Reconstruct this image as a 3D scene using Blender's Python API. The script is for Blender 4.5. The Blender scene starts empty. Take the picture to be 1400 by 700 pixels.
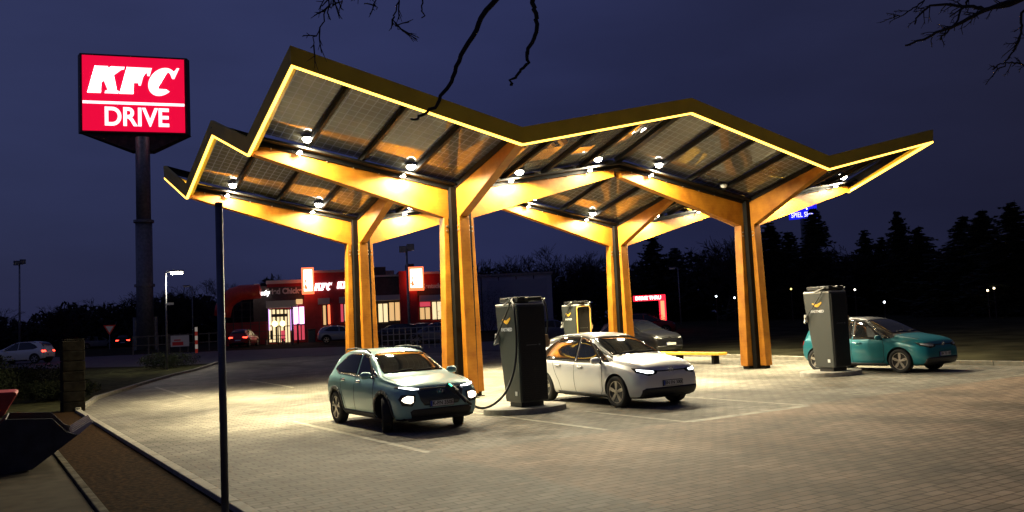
import bpy, bmesh, math, random
from math import sin, cos, pi, radians, hypot, atan2, sqrt
from mathutils import Vector, Matrix
from mathutils.bvhtree import BVHTree
random.seed(7)
S = bpy.context.scene
C = S.collection

# ---------------------------------------------------------------- camera
F, PT, RL, YW, CH = 1186.4, .076, .047, .558, 1.962
fwd = Vector((sin(YW)*cos(PT), cos(YW)*cos(PT), sin(PT)))
r0 = Vector((cos(YW), -sin(YW), 0)); u0 = r0.cross(fwd)
rc = cos(RL)*r0 - sin(RL)*u0; uc = sin(RL)*r0 + cos(RL)*u0
cam = bpy.data.cameras.new('camera'); camo = bpy.data.objects.new('camera', cam); C.objects.link(camo)
m = Matrix.Identity(4)
for i in range(3):
    m[i][0] = rc[i]; m[i][1] = uc[i]; m[i][2] = -fwd[i]
m[0][3], m[1][3], m[2][3] = 0, 0, CH
camo.matrix_world = m
cam.sensor_width = 36; cam.lens = F/1400*36; cam.clip_start = .1; cam.clip_end = 3000
S.camera = camo
S.view_settings.view_transform = 'Standard'; S.view_settings.look = 'None'
S.view_settings.exposure = 0; S.view_settings.gamma = 1
S.render.resolution_x = 1024; S.render.resolution_y = 512

# ---------------------------------------------------------------- world: dusk overcast sky
LAMP_W = 5000; LAMP_WIDE = 1350      # canopy downlights
W = bpy.data.worlds.new('World'); S.world = W; W.use_nodes = True
nt = W.node_tree; nt.nodes.clear()
def N(t, ty, **k):
    n = t.nodes.new(ty)
    for a, b in k.items(): setattr(n, a, b)
    return n
tc = N(nt, 'ShaderNodeTexCoord'); out = N(nt, 'ShaderNodeOutputWorld'); bg = N(nt, 'ShaderNodeBackground')
sky = N(nt, 'ShaderNodeTexSky', sky_type='NISHITA', sun_disc=False)
sky.sun_elevation = radians(-4); sky.sun_rotation = radians(-60)
dt = N(nt, 'ShaderNodeVectorMath', operation='DOT_PRODUCT'); dt.inputs[1].default_value = (cos(YW), -sin(YW), .0)
nt.links.new(tc.outputs['Generated'], dt.inputs[0])
rp = N(nt, 'ShaderNodeValToRGB'); rp.color_ramp.elements[0].position = .22; rp.color_ramp.elements[1].position = .78
rp.color_ramp.elements[0].color = (.0255, .0320, .090, 1); rp.color_ramp.elements[1].color = (.0140, .0150, .037, 1)
e = rp.color_ramp.elements.new(.5); e.color = (.0225, .0280, .088, 1)
ma = N(nt, 'ShaderNodeMath', operation='MULTIPLY_ADD'); ma.inputs[1].default_value = .5; ma.inputs[2].default_value = .5
nt.links.new(dt.outputs['Value'], ma.inputs[0]); nt.links.new(ma.outputs[0], rp.inputs[0])
sz = N(nt, 'ShaderNodeSeparateXYZ'); nt.links.new(tc.outputs['Generated'], sz.inputs[0])
rz = N(nt, 'ShaderNodeMapRange'); rz.inputs[1].default_value = 0; rz.inputs[2].default_value = .35; rz.inputs[3].default_value = .72; rz.inputs[4].default_value = 1.12
nt.links.new(sz.outputs['Z'], rz.inputs[0])
ns = N(nt, 'ShaderNodeTexNoise'); ns.inputs['Scale'].default_value = 2.2; ns.inputs['Detail'].default_value = 5
mp = N(nt, 'ShaderNodeMapping'); mp.inputs['Scale'].default_value = (1, 1, 3.2)
nt.links.new(tc.outputs['Generated'], mp.inputs[0]); nt.links.new(mp.outputs[0], ns.inputs['Vector'])
nr = N(nt, 'ShaderNodeMapRange'); nr.inputs[1].default_value = .3; nr.inputs[2].default_value = .7; nr.inputs[3].default_value = .80; nr.inputs[4].default_value = 1.18
nt.links.new(ns.outputs[0], nr.inputs[0])
mm = N(nt, 'ShaderNodeMath', operation='MULTIPLY'); nt.links.new(rz.outputs[0], mm.inputs[0]); nt.links.new(nr.outputs[0], mm.inputs[1])
S_SKY = .97; rz.inputs[3].default_value *= S_SKY; rz.inputs[4].default_value *= S_SKY
vm = N(nt, 'ShaderNodeVectorMath', operation='SCALE'); nt.links.new(rp.outputs[0], vm.inputs[0]); nt.links.new(mm.outputs[0], vm.inputs['Scale'])
sc = N(nt, 'ShaderNodeVectorMath', operation='SCALE'); sc.inputs['Scale'].default_value = .05; nt.links.new(sky.outputs[0], sc.inputs[0])
ad = N(nt, 'ShaderNodeVectorMath', operation='ADD'); nt.links.new(vm.outputs[0], ad.inputs[0]); nt.links.new(sc.outputs[0], ad.inputs[1])
nt.links.new(ad.outputs[0], bg.inputs[0]); bg.inputs[1].default_value = 1
nt.links.new(bg.outputs[0], out.inputs[0])

# ---------------------------------------------------------------- helpers
def g(x, y):
    s = x*sin(YW) + y*cos(YW)
    return min(max(0, (s-28)*.0165), 1.1)
def ray(px, py):
    return rc*((px-700)/F) + uc*((350-py)/F) + fwd
def at(px, py, d):
    r = ray(px, py); return Vector((0, 0, CH)) + r*(d/hypot(r.x, r.y))
def gp(px, py, dz=0):
    r = ray(px, py)
    lo, hi = 1., 400.
    f = lambda t: CH + r.z*t - g(r.x*t, r.y*t) - dz
    if f(hi) > 0: return Vector((0, 0, CH)) + r*hi
    for _ in range(50):
        mi = (lo+hi)/2
        if f(mi) > 0: lo = mi
        else: hi = mi
    return Vector((0, 0, CH)) + r*lo
def gd(px, d):                 # ground point at distance d in the direction of column px
    p = at(px, 448-.047*(px-700), d); p.z = g(p.x, p.y); return p

MATS = {}
def mat(name, col, rough=.6, metal=0, coat=0, noise=0, nscale=5, bump=0, emis=0, ecol=None, spec=None, trans=0, alpha=1, stretch=None, col2=None):
    if name in MATS: return MATS[name]
    M = bpy.data.materials.new(name); M.use_nodes = True; t = M.node_tree; b = t.nodes['Principled BSDF']
    b.inputs['Base Color'].default_value = (*col, 1); b.inputs['Roughness'].default_value = rough; b.inputs['Metallic'].default_value = metal
    b.inputs['Coat Weight'].default_value = coat; b.inputs['Coat Roughness'].default_value = .04
    if spec is not None: b.inputs['Specular IOR Level'].default_value = spec
    if trans: b.inputs['Transmission Weight'].default_value = trans
    b.inputs['Alpha'].default_value = alpha
    if emis:
        b.inputs['Emission Color'].default_value = (*(ecol or col), 1); b.inputs['Emission Strength'].default_value = emis
    if noise or bump:
        c = N(t, 'ShaderNodeTexCoord'); mp = N(t, 'ShaderNodeMapping'); mp.inputs['Scale'].default_value = stretch or (1, 1, 1)
        n = N(t, 'ShaderNodeTexNoise'); n.inputs['Scale'].default_value = nscale; n.inputs['Detail'].default_value = 6
        t.links.new(c.outputs['Object'], mp.inputs[0]); t.links.new(mp.outputs[0], n.inputs['Vector'])
        if noise:
            mx = N(t, 'ShaderNodeMix', data_type='RGBA')
            c2 = col2 or tuple(min(1, v*(1-noise)) for v in col)
            c1 = col if col2 else tuple(min(1, v*(1+noise)) for v in col)
            mx.inputs[6].default_value = (*c1, 1); mx.inputs[7].default_value = (*c2, 1)
            mr = N(t, 'ShaderNodeMapRange'); mr.inputs[1].default_value = .35; mr.inputs[2].default_value = .65
            t.links.new(n.outputs[0], mr.inputs[0]); t.links.new(mr.outputs[0], mx.inputs[0]); t.links.new(mx.outputs[2], b.inputs['Base Color'])
        if bump:
            bp = N(t, 'ShaderNodeBump'); bp.inputs['Strength'].default_value = bump; bp.inputs['Distance'].default_value = .02
            t.links.new(n.outputs[0], bp.inputs['Height']); t.links.new(bp.outputs[0], b.inputs['Normal'])
    MATS[name] = M; return M

class MB:
    def __init__(s): s.v = []; s.f = []; s.mi = []
    def add(s, vs, fs, mi=0):
        o = len(s.v); s.v += [tuple(v) for v in vs]; s.f += [tuple(i+o for i in f) for f in fs]; s.mi += [mi]*len(fs); return s
    def box(s, a, b, mi=0, M=None):
        x0, y0, z0 = a; x1, y1, z1 = b
        vs = [Vector(p) for p in ((x0,y0,z0),(x1,y0,z0),(x1,y1,z0),(x0,y1,z0),(x0,y0,z1),(x1,y0,z1),(x1,y1,z1),(x0,y1,z1))]
        if M: vs = [M @ v for v in vs]
        return s.add(vs, [(0,3,2,1),(4,5,6,7),(0,1,5,4),(1,2,6,5),(2,3,7,6),(3,0,4,7)], mi)
    def hexa(s, bot, top, mi=0):
        return s.add(list(bot)+list(top), [(3,2,1,0),(4,5,6,7),(0,1,5,4),(1,2,6,5),(2,3,7,6),(3,0,4,7)], mi)
    def prism(s, poly, fn0, fn1, mi=0):       # fn maps 2D -> 3D on either side
        n = len(poly)
        a = [fn0(*p) for p in poly]; b = [fn1(*p) for p in poly]
        return s.add(a+b, [tuple(range(n-1, -1, -1)), tuple(range(n, 2*n))] + [(i, (i+1) % n, n+(i+1) % n, n+i) for i in range(n)], mi)
    def tube(s, pts, rad, n=8, mi=0, cap=True):
        pts = [Vector(p) for p in pts]; R = rad if isinstance(rad, (list, tuple)) else [rad]*len(pts)
        vs = []; fs = []; prev = None
        for i, p in enumerate(pts):
            d = (pts[min(i+1, len(pts)-1)] - pts[max(i-1, 0)])
            d = d.normalized() if d.length > 1e-9 else Vector((0, 0, 1))
            if prev is None:
                a = d.orthogonal().normalized()
            else:
                a = (prev - d*prev.dot(d)); a = a.normalized() if a.length > 1e-6 else d.orthogonal().normalized()
            prev = a; b = d.cross(a)
            for k in range(n):
                t = 2*pi*k/n; vs.append(p + (a*cos(t) + b*sin(t))*R[i])
        for i in range(len(pts)-1):
            for k in range(n):
                fs.append((i*n+k, i*n+(k+1) % n, (i+1)*n+(k+1) % n, (i+1)*n+k))
        if cap: fs += [tuple(range(n-1, -1, -1)), tuple(range((len(pts)-1)*n, len(pts)*n))]
        return s.add(vs, fs, mi)
    def bar(s, p, q, w, h, up=(0,0,1), mi=0):   # box from p to q, width w across, height h along up
        p = Vector(p); q = Vector(q); d = (q-p).normalized(); up = Vector(up); a = d.cross(up).normalized(); b = a.cross(d)
        c = lambda o, i, j: o + a*(w/2*i) + b*(h/2*j)
        return s.add([c(p,-1,-1),c(p,1,-1),c(p,1,1),c(p,-1,1),c(q,-1,-1),c(q,1,-1),c(q,1,1),c(q,-1,1)], [(3,2,1,0),(4,5,6,7),(0,1,5,4),(1,2,6,5),(2,3,7,6),(3,0,4,7)], mi)
    def lathe(s, prof, n=24, M=None, mi=0):     # prof (r, z)
        vs = []; 
        for r, z in prof:
            for k in range(n):
                t = 2*pi*k/n; v = Vector((r*cos(t), r*sin(t), z)); vs.append(M @ v if M else v)
        fs = [(i*n+k, i*n+(k+1) % n, (i+1)*n+(k+1) % n, (i+1)*n+k) for i in range(len(prof)-1) for k in range(n)]
        fs += [tuple(range(n-1, -1, -1)), tuple(range((len(prof)-1)*n, len(prof)*n))]
        return s.add(vs, fs, mi)
    def build(s, name, mats, parent=None, smooth=False, bevel=0, fix=True):
        me = bpy.data.meshes.new(name); me.from_pydata(s.v, [], s.f)
        if not isinstance(mats, (list, tuple)): mats = [mats]
        for m_ in mats: me.materials.append(m_)
        for p, i in zip(me.polygons, s.mi): p.material_index = i
        if fix:
            bm = bmesh.new(); bm.from_mesh(me); bmesh.ops.recalc_face_normals(bm, faces=bm.faces); bm.to_mesh(me); bm.free()
        if smooth: me.polygons.foreach_set('use_smooth', [True]*len(me.polygons))
        o = bpy.data.objects.new(name, me); C.objects.link(o)
        if bevel:
            b = o.modifiers.new('bevel', 'BEVEL'); b.width = bevel; b.segments = 2; b.limit_method = 'ANGLE'
        if parent: o.parent = parent
        return o
def tag(o, label=None, cat=None, group=None, kind=None):
    if label: o['label'] = label
    if cat: o['category'] = cat
    if group: o['group'] = group
    if kind: o['kind'] = kind
    return o
def empty(name, loc, rz=0, label=None, cat=None, group=None):
    o = bpy.data.objects.new(name, None); C.objects.link(o); o.location = loc; o.rotation_euler = (0, 0, rz); o.empty_display_size = .2
    return tag(o, label, cat, group)
def copy_tree(o, parent=None):
    c = o.copy(); C.objects.link(c); c.parent = parent
    for ch in [x for x in bpy.data.objects if x.parent == o and x != c]: copy_tree(ch, c)
    return c
def text_mesh(txt, size, depth=.01, bold=0, shear=0, align='CENTER', sx=1):
    cu = bpy.data.curves.new('text', 'FONT'); cu.body = txt; cu.size = size; cu.extrude = depth; cu.offset = bold; cu.shear = shear
    cu.align_x = align; cu.align_y = 'CENTER'
    o = bpy.data.objects.new('text', cu); C.objects.link(o)
    dg = bpy.context.evaluated_depsgraph_get(); me = bpy.data.meshes.new_from_object(o.evaluated_get(dg))
    bpy.data.objects.remove(o)
    if sx != 1:
        for v in me.vertices: v.co.x *= sx
    return me
def text_obj(name, txt, size, M, mt, parent=None, **k):   # M places text's xy plane
    me = text_mesh(txt, size, **k); me.transform(M); me.materials.clear(); me.materials.append(mt)
    o = bpy.data.objects.new(name, me); C.objects.link(o)
    if parent: o.parent = parent
    return o
def frame(o, xdir, ydir):      # matrix with x->xdir, y->ydir
    x = Vector(xdir).normalized(); y = Vector(ydir).normalized(); z = x.cross(y)
    M = Matrix.Identity(4)
    for i in range(3): M[i][0] = x[i]; M[i][1] = y[i]; M[i][2] = z[i]; M[i][3] = o[i]
    return M

# ---------------------------------------------------------------- materials
def timber():
    M = mat('timber', (.62, .33, .05), .55, spec=.25)
    t = M.node_tree; b = t.nodes['Principled BSDF']
    c = N(t, 'ShaderNodeTexCoord'); mp = N(t, 'ShaderNodeMapping'); mp.inputs['Scale'].default_value = (1, 1, 1)
    n = N(t, 'ShaderNodeTexNoise'); n.inputs['Scale'].default_value = 1.6; n.inputs['Detail'].default_value = 8; n.inputs['Roughness'].default_value = .65
    n2 = N(t, 'ShaderNodeTexWave', bands_direction='Z'); n2.inputs['Scale'].default_value = 3.6; n2.inputs['Distortion'].default_value = 1.2; n2.inputs['Detail'].default_value = 3
    t.links.new(c.outputs['Object'], n.inputs['Vector']); t.links.new(c.outputs['Object'], n2.inputs['Vector'])
    r = N(t, 'ShaderNodeValToRGB'); r.color_ramp.elements[0].color = (.22, .070, .004, 1); r.color_ramp.elements[1].color = (.42, .165, .011, 1)
    r.color_ramp.elements[0].position = .3; r.color_ramp.elements[1].position = .7
    n.inputs['Scale'].default_value = 2.2
    gm = N(t, 'ShaderNodeMapping'); gm.inputs['Scale'].default_value = (9, 9, 9); t.links.new(c.outputs['Object'], gm.inputs[0])
    gn = N(t, 'ShaderNodeTexNoise'); gn.inputs['Scale'].default_value = 1.5; gn.inputs['Detail'].default_value = 8; t.links.new(gm.outputs[0], gn.inputs['Vector'])
    bb_ = N(t, 'ShaderNodeBump'); bb_.inputs['Strength'].default_value = .25; bb_.inputs['Distance'].default_value = .01; t.links.new(gn.outputs[0], bb_.inputs['Height']); t.links.new(bb_.outputs[0], b.inputs['Normal'])
    m2 = N(t, 'ShaderNodeMix'); m2.inputs[0].default_value = .03; t.links.new(n.outputs[0], m2.inputs[2]); t.links.new(n2.outputs[0], m2.inputs[3])
    t.links.new(m2.outputs[0], r.inputs[0]); t.links.new(r.outputs[0], b.inputs['Base Color'])
    return M
TIMBER = timber()
STEEL = mat('black_steel', (.006, .0055, .005), .6, noise=.3, nscale=3, spec=.12)
GREYSTEEL = mat('grey_steel', (.22, .22, .23), .5, .4, noise=.2, nscale=4)
GALV = mat('galvanised_steel', (.32, .32, .34), .5, .6, noise=.2, nscale=6)
FASC = mat('yellow_fascia', (.66, .46, .03), .5, noise=.08, nscale=2)
LED = mat('led_yellow', (1, .72, .12), .5, emis=5, ecol=(1, .57, .075))
LAMPGLOW = mat('lamp_glow', (1, .93, .75), .5, emis=60, ecol=(1, .93, .78))
BOLT = mat('bolt_steel', (.6, .58, .52), .3, .9)
CONC = mat('concrete', (.33, .31, .27), .85, noise=.2, nscale=7, bump=.3)
BLACKPL = mat('black_plastic', (.018, .018, .019), .45)
RUBBER = mat('rubber', (.014, .014, .014), .75, noise=.2, nscale=20)
WHITEP = mat('white_paint', (.75, .75, .73), .5)
DARKGLASS = mat('car_glass', (.012, .013, .015), .03, spec=.9)

def solar():
    M = bpy.data.materials.new('solar_glass'); M.use_nodes = True; t = M.node_tree; b = t.nodes['Principled BSDF']; o = t.nodes['Material Output']
    c = N(t, 'ShaderNodeTexCoord')
    br = N(t, 'ShaderNodeTexBrick', offset=0, squash=1)
    br.inputs['Scale'].default_value = 1; br.inputs['Brick Width'].default_value = .21; br.inputs['Row Height'].default_value = .21
    br.inputs['Mortar Size'].default_value = .012; br.inputs['Mortar Smooth'].default_value = 0.1
    br.inputs['Color1'].default_value = (.120, .105, .062, 1); br.inputs['Color2'].default_value = (.105, .093, .056, 1); br.inputs['Mortar'].default_value = (.36, .36, .33, 1)
    t.links.new(c.outputs['Object'], br.inputs['Vector'])
    n = N(t, 'ShaderNodeTexNoise'); n.inputs['Scale'].default_value = .9; n.inputs['Detail'].default_value = 4; t.links.new(c.outputs['Object'], n.inputs['Vector'])
    mr = N(t, 'ShaderNodeMapRange'); mr.inputs[1].default_value = .35; mr.inputs[2].default_value = .7; mr.inputs[3].default_value = .85; mr.inputs[4].default_value = 1.12
    t.links.new(n.outputs[0], mr.inputs[0])
    vs = N(t, 'ShaderNodeVectorMath', operation='SCALE'); t.links.new(br.outputs[0], vs.inputs[0]); t.links.new(mr.outputs[0], vs.inputs['Scale'])
    t.links.new(vs.outputs[0], b.inputs['Base Color']); b.inputs['Roughness'].default_value = .0; b.inputs['Specular IOR Level'].default_value = .6
    tr = N(t, 'ShaderNodeBsdfTransparent'); mx = N(t, 'ShaderNodeMixShader')
    fm = N(t, 'ShaderNodeMath', operation='MULTIPLY_ADD'); fm.inputs[1].default_value = .35; fm.inputs[2].default_value = .06
    t.links.new(br.outputs['Fac'], fm.inputs[0]); t.links.new(fm.outputs[0], mx.inputs[0])
    t.links.new(b.outputs[0], mx.inputs[1]); t.links.new(tr.outputs[0], mx.inputs[2]); t.links.new(mx.outputs[0], o.inputs[0])
    return M
SOLAR = solar()

# ---------------------------------------------------------------- ground
def pavers():
    M = bpy.data.materials.new('block_paving'); M.use_nodes = True; t = M.node_tree; b = t.nodes['Principled BSDF']
    c = N(t, 'ShaderNodeTexCoord'); br = N(t, 'ShaderNodeTexBrick', offset=.5)
    br.inputs['Scale'].default_value = 1; br.inputs['Brick Width'].default_value = .30; br.inputs['Row Height'].default_value = .15
    br.inputs['Mortar Size'].default_value = .013; br.inputs['Mortar Smooth'].default_value = .2
    br.inputs['Color1'].default_value = (.80, .80, .80, 1); br.inputs['Color2'].default_value = (1.14, 1.14, 1.14, 1); br.inputs['Mortar'].default_value = (.42, .41, .38, 1)
    t.links.new(c.outputs['Object'], br.inputs['Vector'])
    n = N(t, 'ShaderNodeTexNoise'); n.inputs['Scale'].default_value = .55; n.inputs['Detail'].default_value = 5; n.inputs['Roughness'].default_value = .6
    n3 = N(t, 'ShaderNodeTexNoise'); n3.inputs['Scale'].default_value = 5; n3.inputs['Detail'].default_value = 5
    for q in (n, n3): t.links.new(c.outputs['Object'], q.inputs['Vector'])
    # warm reddish glow in front of the canopy, put into the paver colour
    sp = N(t, 'ShaderNodeSeparateXYZ'); t.links.new(c.outputs['Object'], sp.inputs[0])
    yy = N(t, 'ShaderNodeMapRange'); yy.inputs[1].default_value = 11.9; yy.inputs[2].default_value = 12.15; yy.inputs[3].default_value = 1; yy.inputs[4].default_value = 0
    t.links.new(sp.outputs['Y'], yy.inputs[0])
    xx = N(t, 'ShaderNodeMapRange'); xx.inputs[1].default_value = 5.9; xx.inputs[2].default_value = 6.1; t.links.new(sp.outputs['X'], xx.inputs[0])
    xy = N(t, 'ShaderNodeMath', operation='MULTIPLY'); t.links.new(xx.outputs[0], xy.inputs[0]); t.links.new(yy.outputs[0], xy.inputs[1])
    nm = N(t, 'ShaderNodeMapRange'); nm.inputs[1].default_value = .3; nm.inputs[2].default_value = .62; nm.inputs[3].default_value = .55; nm.inputs[4].default_value = 1
    t.links.new(n.outputs[0], nm.inputs[0])
    fm = N(t, 'ShaderNodeMath', operation='MULTIPLY'); t.links.new(xy.outputs[0], fm.inputs[0]); t.links.new(nm.outputs[0], fm.inputs[1])
    base = N(t, 'ShaderNodeMix', data_type='RGBA'); base.inputs[6].default_value = (.235, .217, .178, 1); base.inputs[7].default_value = (.30, .220, .158, 1)
    t.links.new(fm.outputs[0], base.inputs[0])
    v1 = N(t, 'ShaderNodeMapRange'); v1.inputs[1].default_value = .25; v1.inputs[2].default_value = .75; v1.inputs[3].default_value = .5; v1.inputs[4].default_value = 1.45
    t.links.new(n.outputs[0], v1.inputs[0])
    v2 = N(t, 'ShaderNodeMapRange'); v2.inputs[1].default_value = .3; v2.inputs[2].default_value = .7; v2.inputs[3].default_value = .8; v2.inputs[4].default_value = 1.15
    t.links.new(n3.outputs[0], v2.inputs[0])
    m1 = N(t, 'ShaderNodeMath', operation='MULTIPLY'); t.links.new(v1.outputs[0], m1.inputs[0]); t.links.new(v2.outputs[0], m1.inputs[1])
    a = N(t, 'ShaderNodeVectorMath', operation='MULTIPLY'); t.links.new(base.outputs[2], a.inputs[0]); t.links.new(br.outputs[0], a.inputs[1])
    s_ = N(t, 'ShaderNodeVectorMath', operation='SCALE'); t.links.new(a.outputs[0], s_.inputs[0]); t.links.new(m1.outputs[0], s_.inputs['Scale'])
    n4 = N(t, 'ShaderNodeTexNoise'); n4.inputs['Scale'].default_value = .3; n4.inputs['Detail'].default_value = 3; mp4 = N(t, 'ShaderNodeMapping'); mp4.inputs['Scale'].default_value = (1, .35, 1); mp4.inputs['Rotation'].default_value = (0, 0, .15)
    t.links.new(c.outputs['Object'], mp4.inputs[0]); t.links.new(mp4.outputs[0], n4.inputs['Vector'])
    r4 = N(t, 'ShaderNodeMapRange'); r4.inputs[1].default_value = .35; r4.inputs[2].default_value = .6; r4.inputs[3].default_value = .55; r4.inputs[4].default_value = 1.1; t.links.new(n4.outputs[0], r4.inputs[0])
    n5 = N(t, 'ShaderNodeTexVoronoi'); n5.inputs['Scale'].default_value = .8; t.links.new(c.outputs['Object'], n5.inputs['Vector'])
    r5 = N(t, 'ShaderNodeMapRange'); r5.inputs[1].default_value = .06; r5.inputs[2].default_value = .14; r5.inputs[3].default_value = .6; r5.inputs[4].default_value = 1; t.links.new(n5.outputs['Distance'], r5.inputs[0])
    m4 = N(t, 'ShaderNodeMath', operation='MULTIPLY'); t.links.new(r4.outputs[0], m4.inputs[0]); t.links.new(r5.outputs[0], m4.inputs[1])
    s5 = N(t, 'ShaderNodeVectorMath', operation='SCALE'); t.links.new(s_.outputs[0], s5.inputs[0]); t.links.new(m4.outputs[0], s5.inputs['Scale']); s_ = s5
    t.links.new(s_.outputs[0], b.inputs['Base Color']); b.inputs['Roughness'].default_value = .75; b.inputs['Specular IOR Level'].default_value = .2
    bp = N(t, 'ShaderNodeBump'); bp.inputs['Strength'].default_value = .5; bp.inputs['Distance'].default_value = .01; bp.invert = True
    t.links.new(br.outputs['Fac'], bp.inputs['Height']); t.links.new(bp.outputs[0], b.inputs['Normal'])
    return M
GRASS = mat('dark_grass', (.05, .05, .022), 1, spec=.03, noise=.5, nscale=3, bump=.8)
ASPH = mat('asphalt', (.06, .06, .066), .8, noise=.25, nscale=1.5, bump=.2)
MULCH = mat('mulch', (.026, .014, .006), 1, spec=.03, noise=.6, nscale=14, bump=1)
FIELD = mat('field', (.03, .028, .016), 1, spec=.03, noise=.5, nscale=.6, bump=.5)

def sheet(name, poly, z, mt, cuts=True):
    """flat polygon laid on the terrain; split where the terrain creases"""
    bm = bmesh.new(); f = bm.faces.new([bm.verts.new((x, y, 0)) for x, y in poly])
    n = Vector((sin(YW), cos(YW), 0))
    for s_ in (28, 28+1.1/.0165):
        bmesh.ops.bisect_plane(bm, geom=bm.verts[:]+bm.edges[:]+bm.faces[:], plane_co=n*s_, plane_no=n)
    bmesh.ops.triangulate(bm, faces=bm.faces)
    for v in bm.verts: v.co.z = g(v.co.x, v.co.y)+z
    bmesh.ops.recalc_face_normals(bm, faces=bm.faces)
    for f in bm.faces:
        if f.normal.z < 0: f.normal_flip()
    me = bpy.data.meshes.new(name); bm.to_mesh(me); bm.free(); me.materials.append(mt)
    o = bpy.data.objects.new(name, me); C.objects.link(o); tag(o, kind='structure'); return o
sheet('ground', [(-900, -300), (1200, -300), (1200, 1500), (-900, 1500)], 0, FIELD)
def XY(px, py): p = gp(px, py); return (p.x, p.y)
KL = 2.6
kb = [(KL, 0), (KL, 27.6)] + [XY(*p) for p in ((135, 546), (170, 535), (205, 524), (240, 514), (268, 507.5), (288, 501), (300, 497))]
lotpoly = kb + [XY(420, 487), XY(700, 479), XY(860, 470), (25.8, 36), (25.8, -6), (KL, -6)]
sheet('block_paved_lot', lotpoly, .008, pavers())
sheet('side_path', [(-6, -6), (1.2, -6), (1.2, 19.5), (.6, 21), (-6, 21)], .006, mat('path_slabs', (.055, .046, .032), .95, spec=.08, noise=.2, nscale=3, bump=.2))
sheet('mulch_bed', [(1.34, -6), (KL-.14, -6), (KL-.14, 28), (1.34, 28)], .012, MULCH)
sheet('grass_verge', [(KL-.14, 28.1), (-30, 28.1), XY(-250, 508), XY(60, 506), XY(200, 503), XY(290, 499)] + [(p[0]-.1, p[1]+.1) for p in reversed(kb[2:])], .010, GRASS)
def quadsheet(name, pts, z, mt): return sheet(name, pts, z, mt)
sheet('access_road', [XY(-300, 506), XY(60, 504), XY(200, 501), XY(300, 496.5), XY(420, 486.8), XY(700, 478.6), XY(860, 469.6), XY(872, 460), XY(640, 468), XY(480, 474), XY(300, 480), XY(120, 488), XY(-300, 496)], .009, ASPH)
# kerbs
def kerb(name, pts, label, w=.14, h=.12, group=None):
    b = MB()
    for (x0, y0), (x1, y1) in zip(pts, pts[1:]):
        L = hypot(x1-x0, y1-y0); n = max(1, int(L/1.0))
        for i in range(n):
            t0 = i/n+.004/L*0.5; t1 = (i+1)/n-.012/L
            a = (x0+(x1-x0)*t0, y0+(y1-y0)*t0); c = (x0+(x1-x0)*t1, y0+(y1-y0)*t1)
            b.bar((*a, g(*a)+h/2-.03), (*c, g(*c)+h/2-.03), w, h+.06)
    o = b.build(name, mat('kerb_stone', (.25, .23, .18), .8, noise=.2, nscale=5, bump=.3), bevel=.012); tag(o, kind='structure'); return o
kerb('kerb', [(KL-.07, -6), (KL-.07, 27.6)] , '', h=.08)
kerb('kerb', [(x-.07, y+.05) for x, y in kb[1:]], '')
kerb('kerb', [(25.87, -6), (25.87, 25.9), (26.1, 30), (27, 34.5)], '', w=.2, h=.14)
o_ = kerb('path_edging', [(1.27, -6), (1.27, 20)], '', w=.10, h=.04); o_.data.materials[0] = mat('edging_stone', (.09, .08, .06), .95, noise=.4, nscale=5, spec=.05)
# pale parking bay lines (rows of light setts)
LINE = mat('bay_line', (.30, .28, .21), .7, noise=.35, nscale=4)
def line(x0, y0, x1, y1, w=.12, name='bay_line'):
    d = Vector((x1-x0, y1-y0, 0)).normalized(); n = Vector((-d.y, d.x, 0))*w/2
    o = sheet(name, [(x0-n.x, y0-n.y), (x1-n.x, y1-n.y), (x1+n.x, y1+n.y), (x0+n.x, y0+n.y)], .012, LINE)
line(6.0, 19.0, 6.0, 12.3); line(9.4, 18.2, 9.4, 12.2); line(11.0, 15, 11.0, 11.9); line(14.3, 18.5, 14.3, 11.9); line(11.06, 11.9, 14.24, 11.9, .22)
line(20.9, 15, 20.9, 12.2); line(24.9, 18, 24.9, 12.2); line(21.2, 12.2, 24.8, 12.2); line(6, 29.5, 6, 36); line(9.5, 30, 9.5, 36)

# ---------------------------------------------------------------- canopy
X0, XA, XM, XD, X1 = 5.62, 11.25, 16.87, 22.52, 28.1
YF, YA, YM, YB, YK = 17.30, 20.81, 24.37, 27.92, 31.42
Z0 = 5.02
def uv(x, y):
    return min(abs(x-XA), abs(x-XD))/5.63, min(abs(y-YA), abs(y-YB))/3.55
def zl(x, y): u, v = uv(x, y); return Z0 + 1.27*u + 1.23*v
def zg(x, y): u, v = uv(x, y); return 5.76 + 1.05*u + .83*v + .18*u*v
can = empty('charging_canopy', (XM, YM, 0), 0, 'large yellow timber charging canopy with zigzag solar glass roof and glowing light strip', 'canopy')
MI = Matrix.Translation((-XM, -YM, 0))
def cp(mb, name, mts, parent=can, smooth=False, bevel=0):
    if parent is can: mb.v = [(x-XM, y-YM, z) for x, y, z in mb.v]
    return mb.build(name, mts, parent, smooth, bevel)
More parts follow.
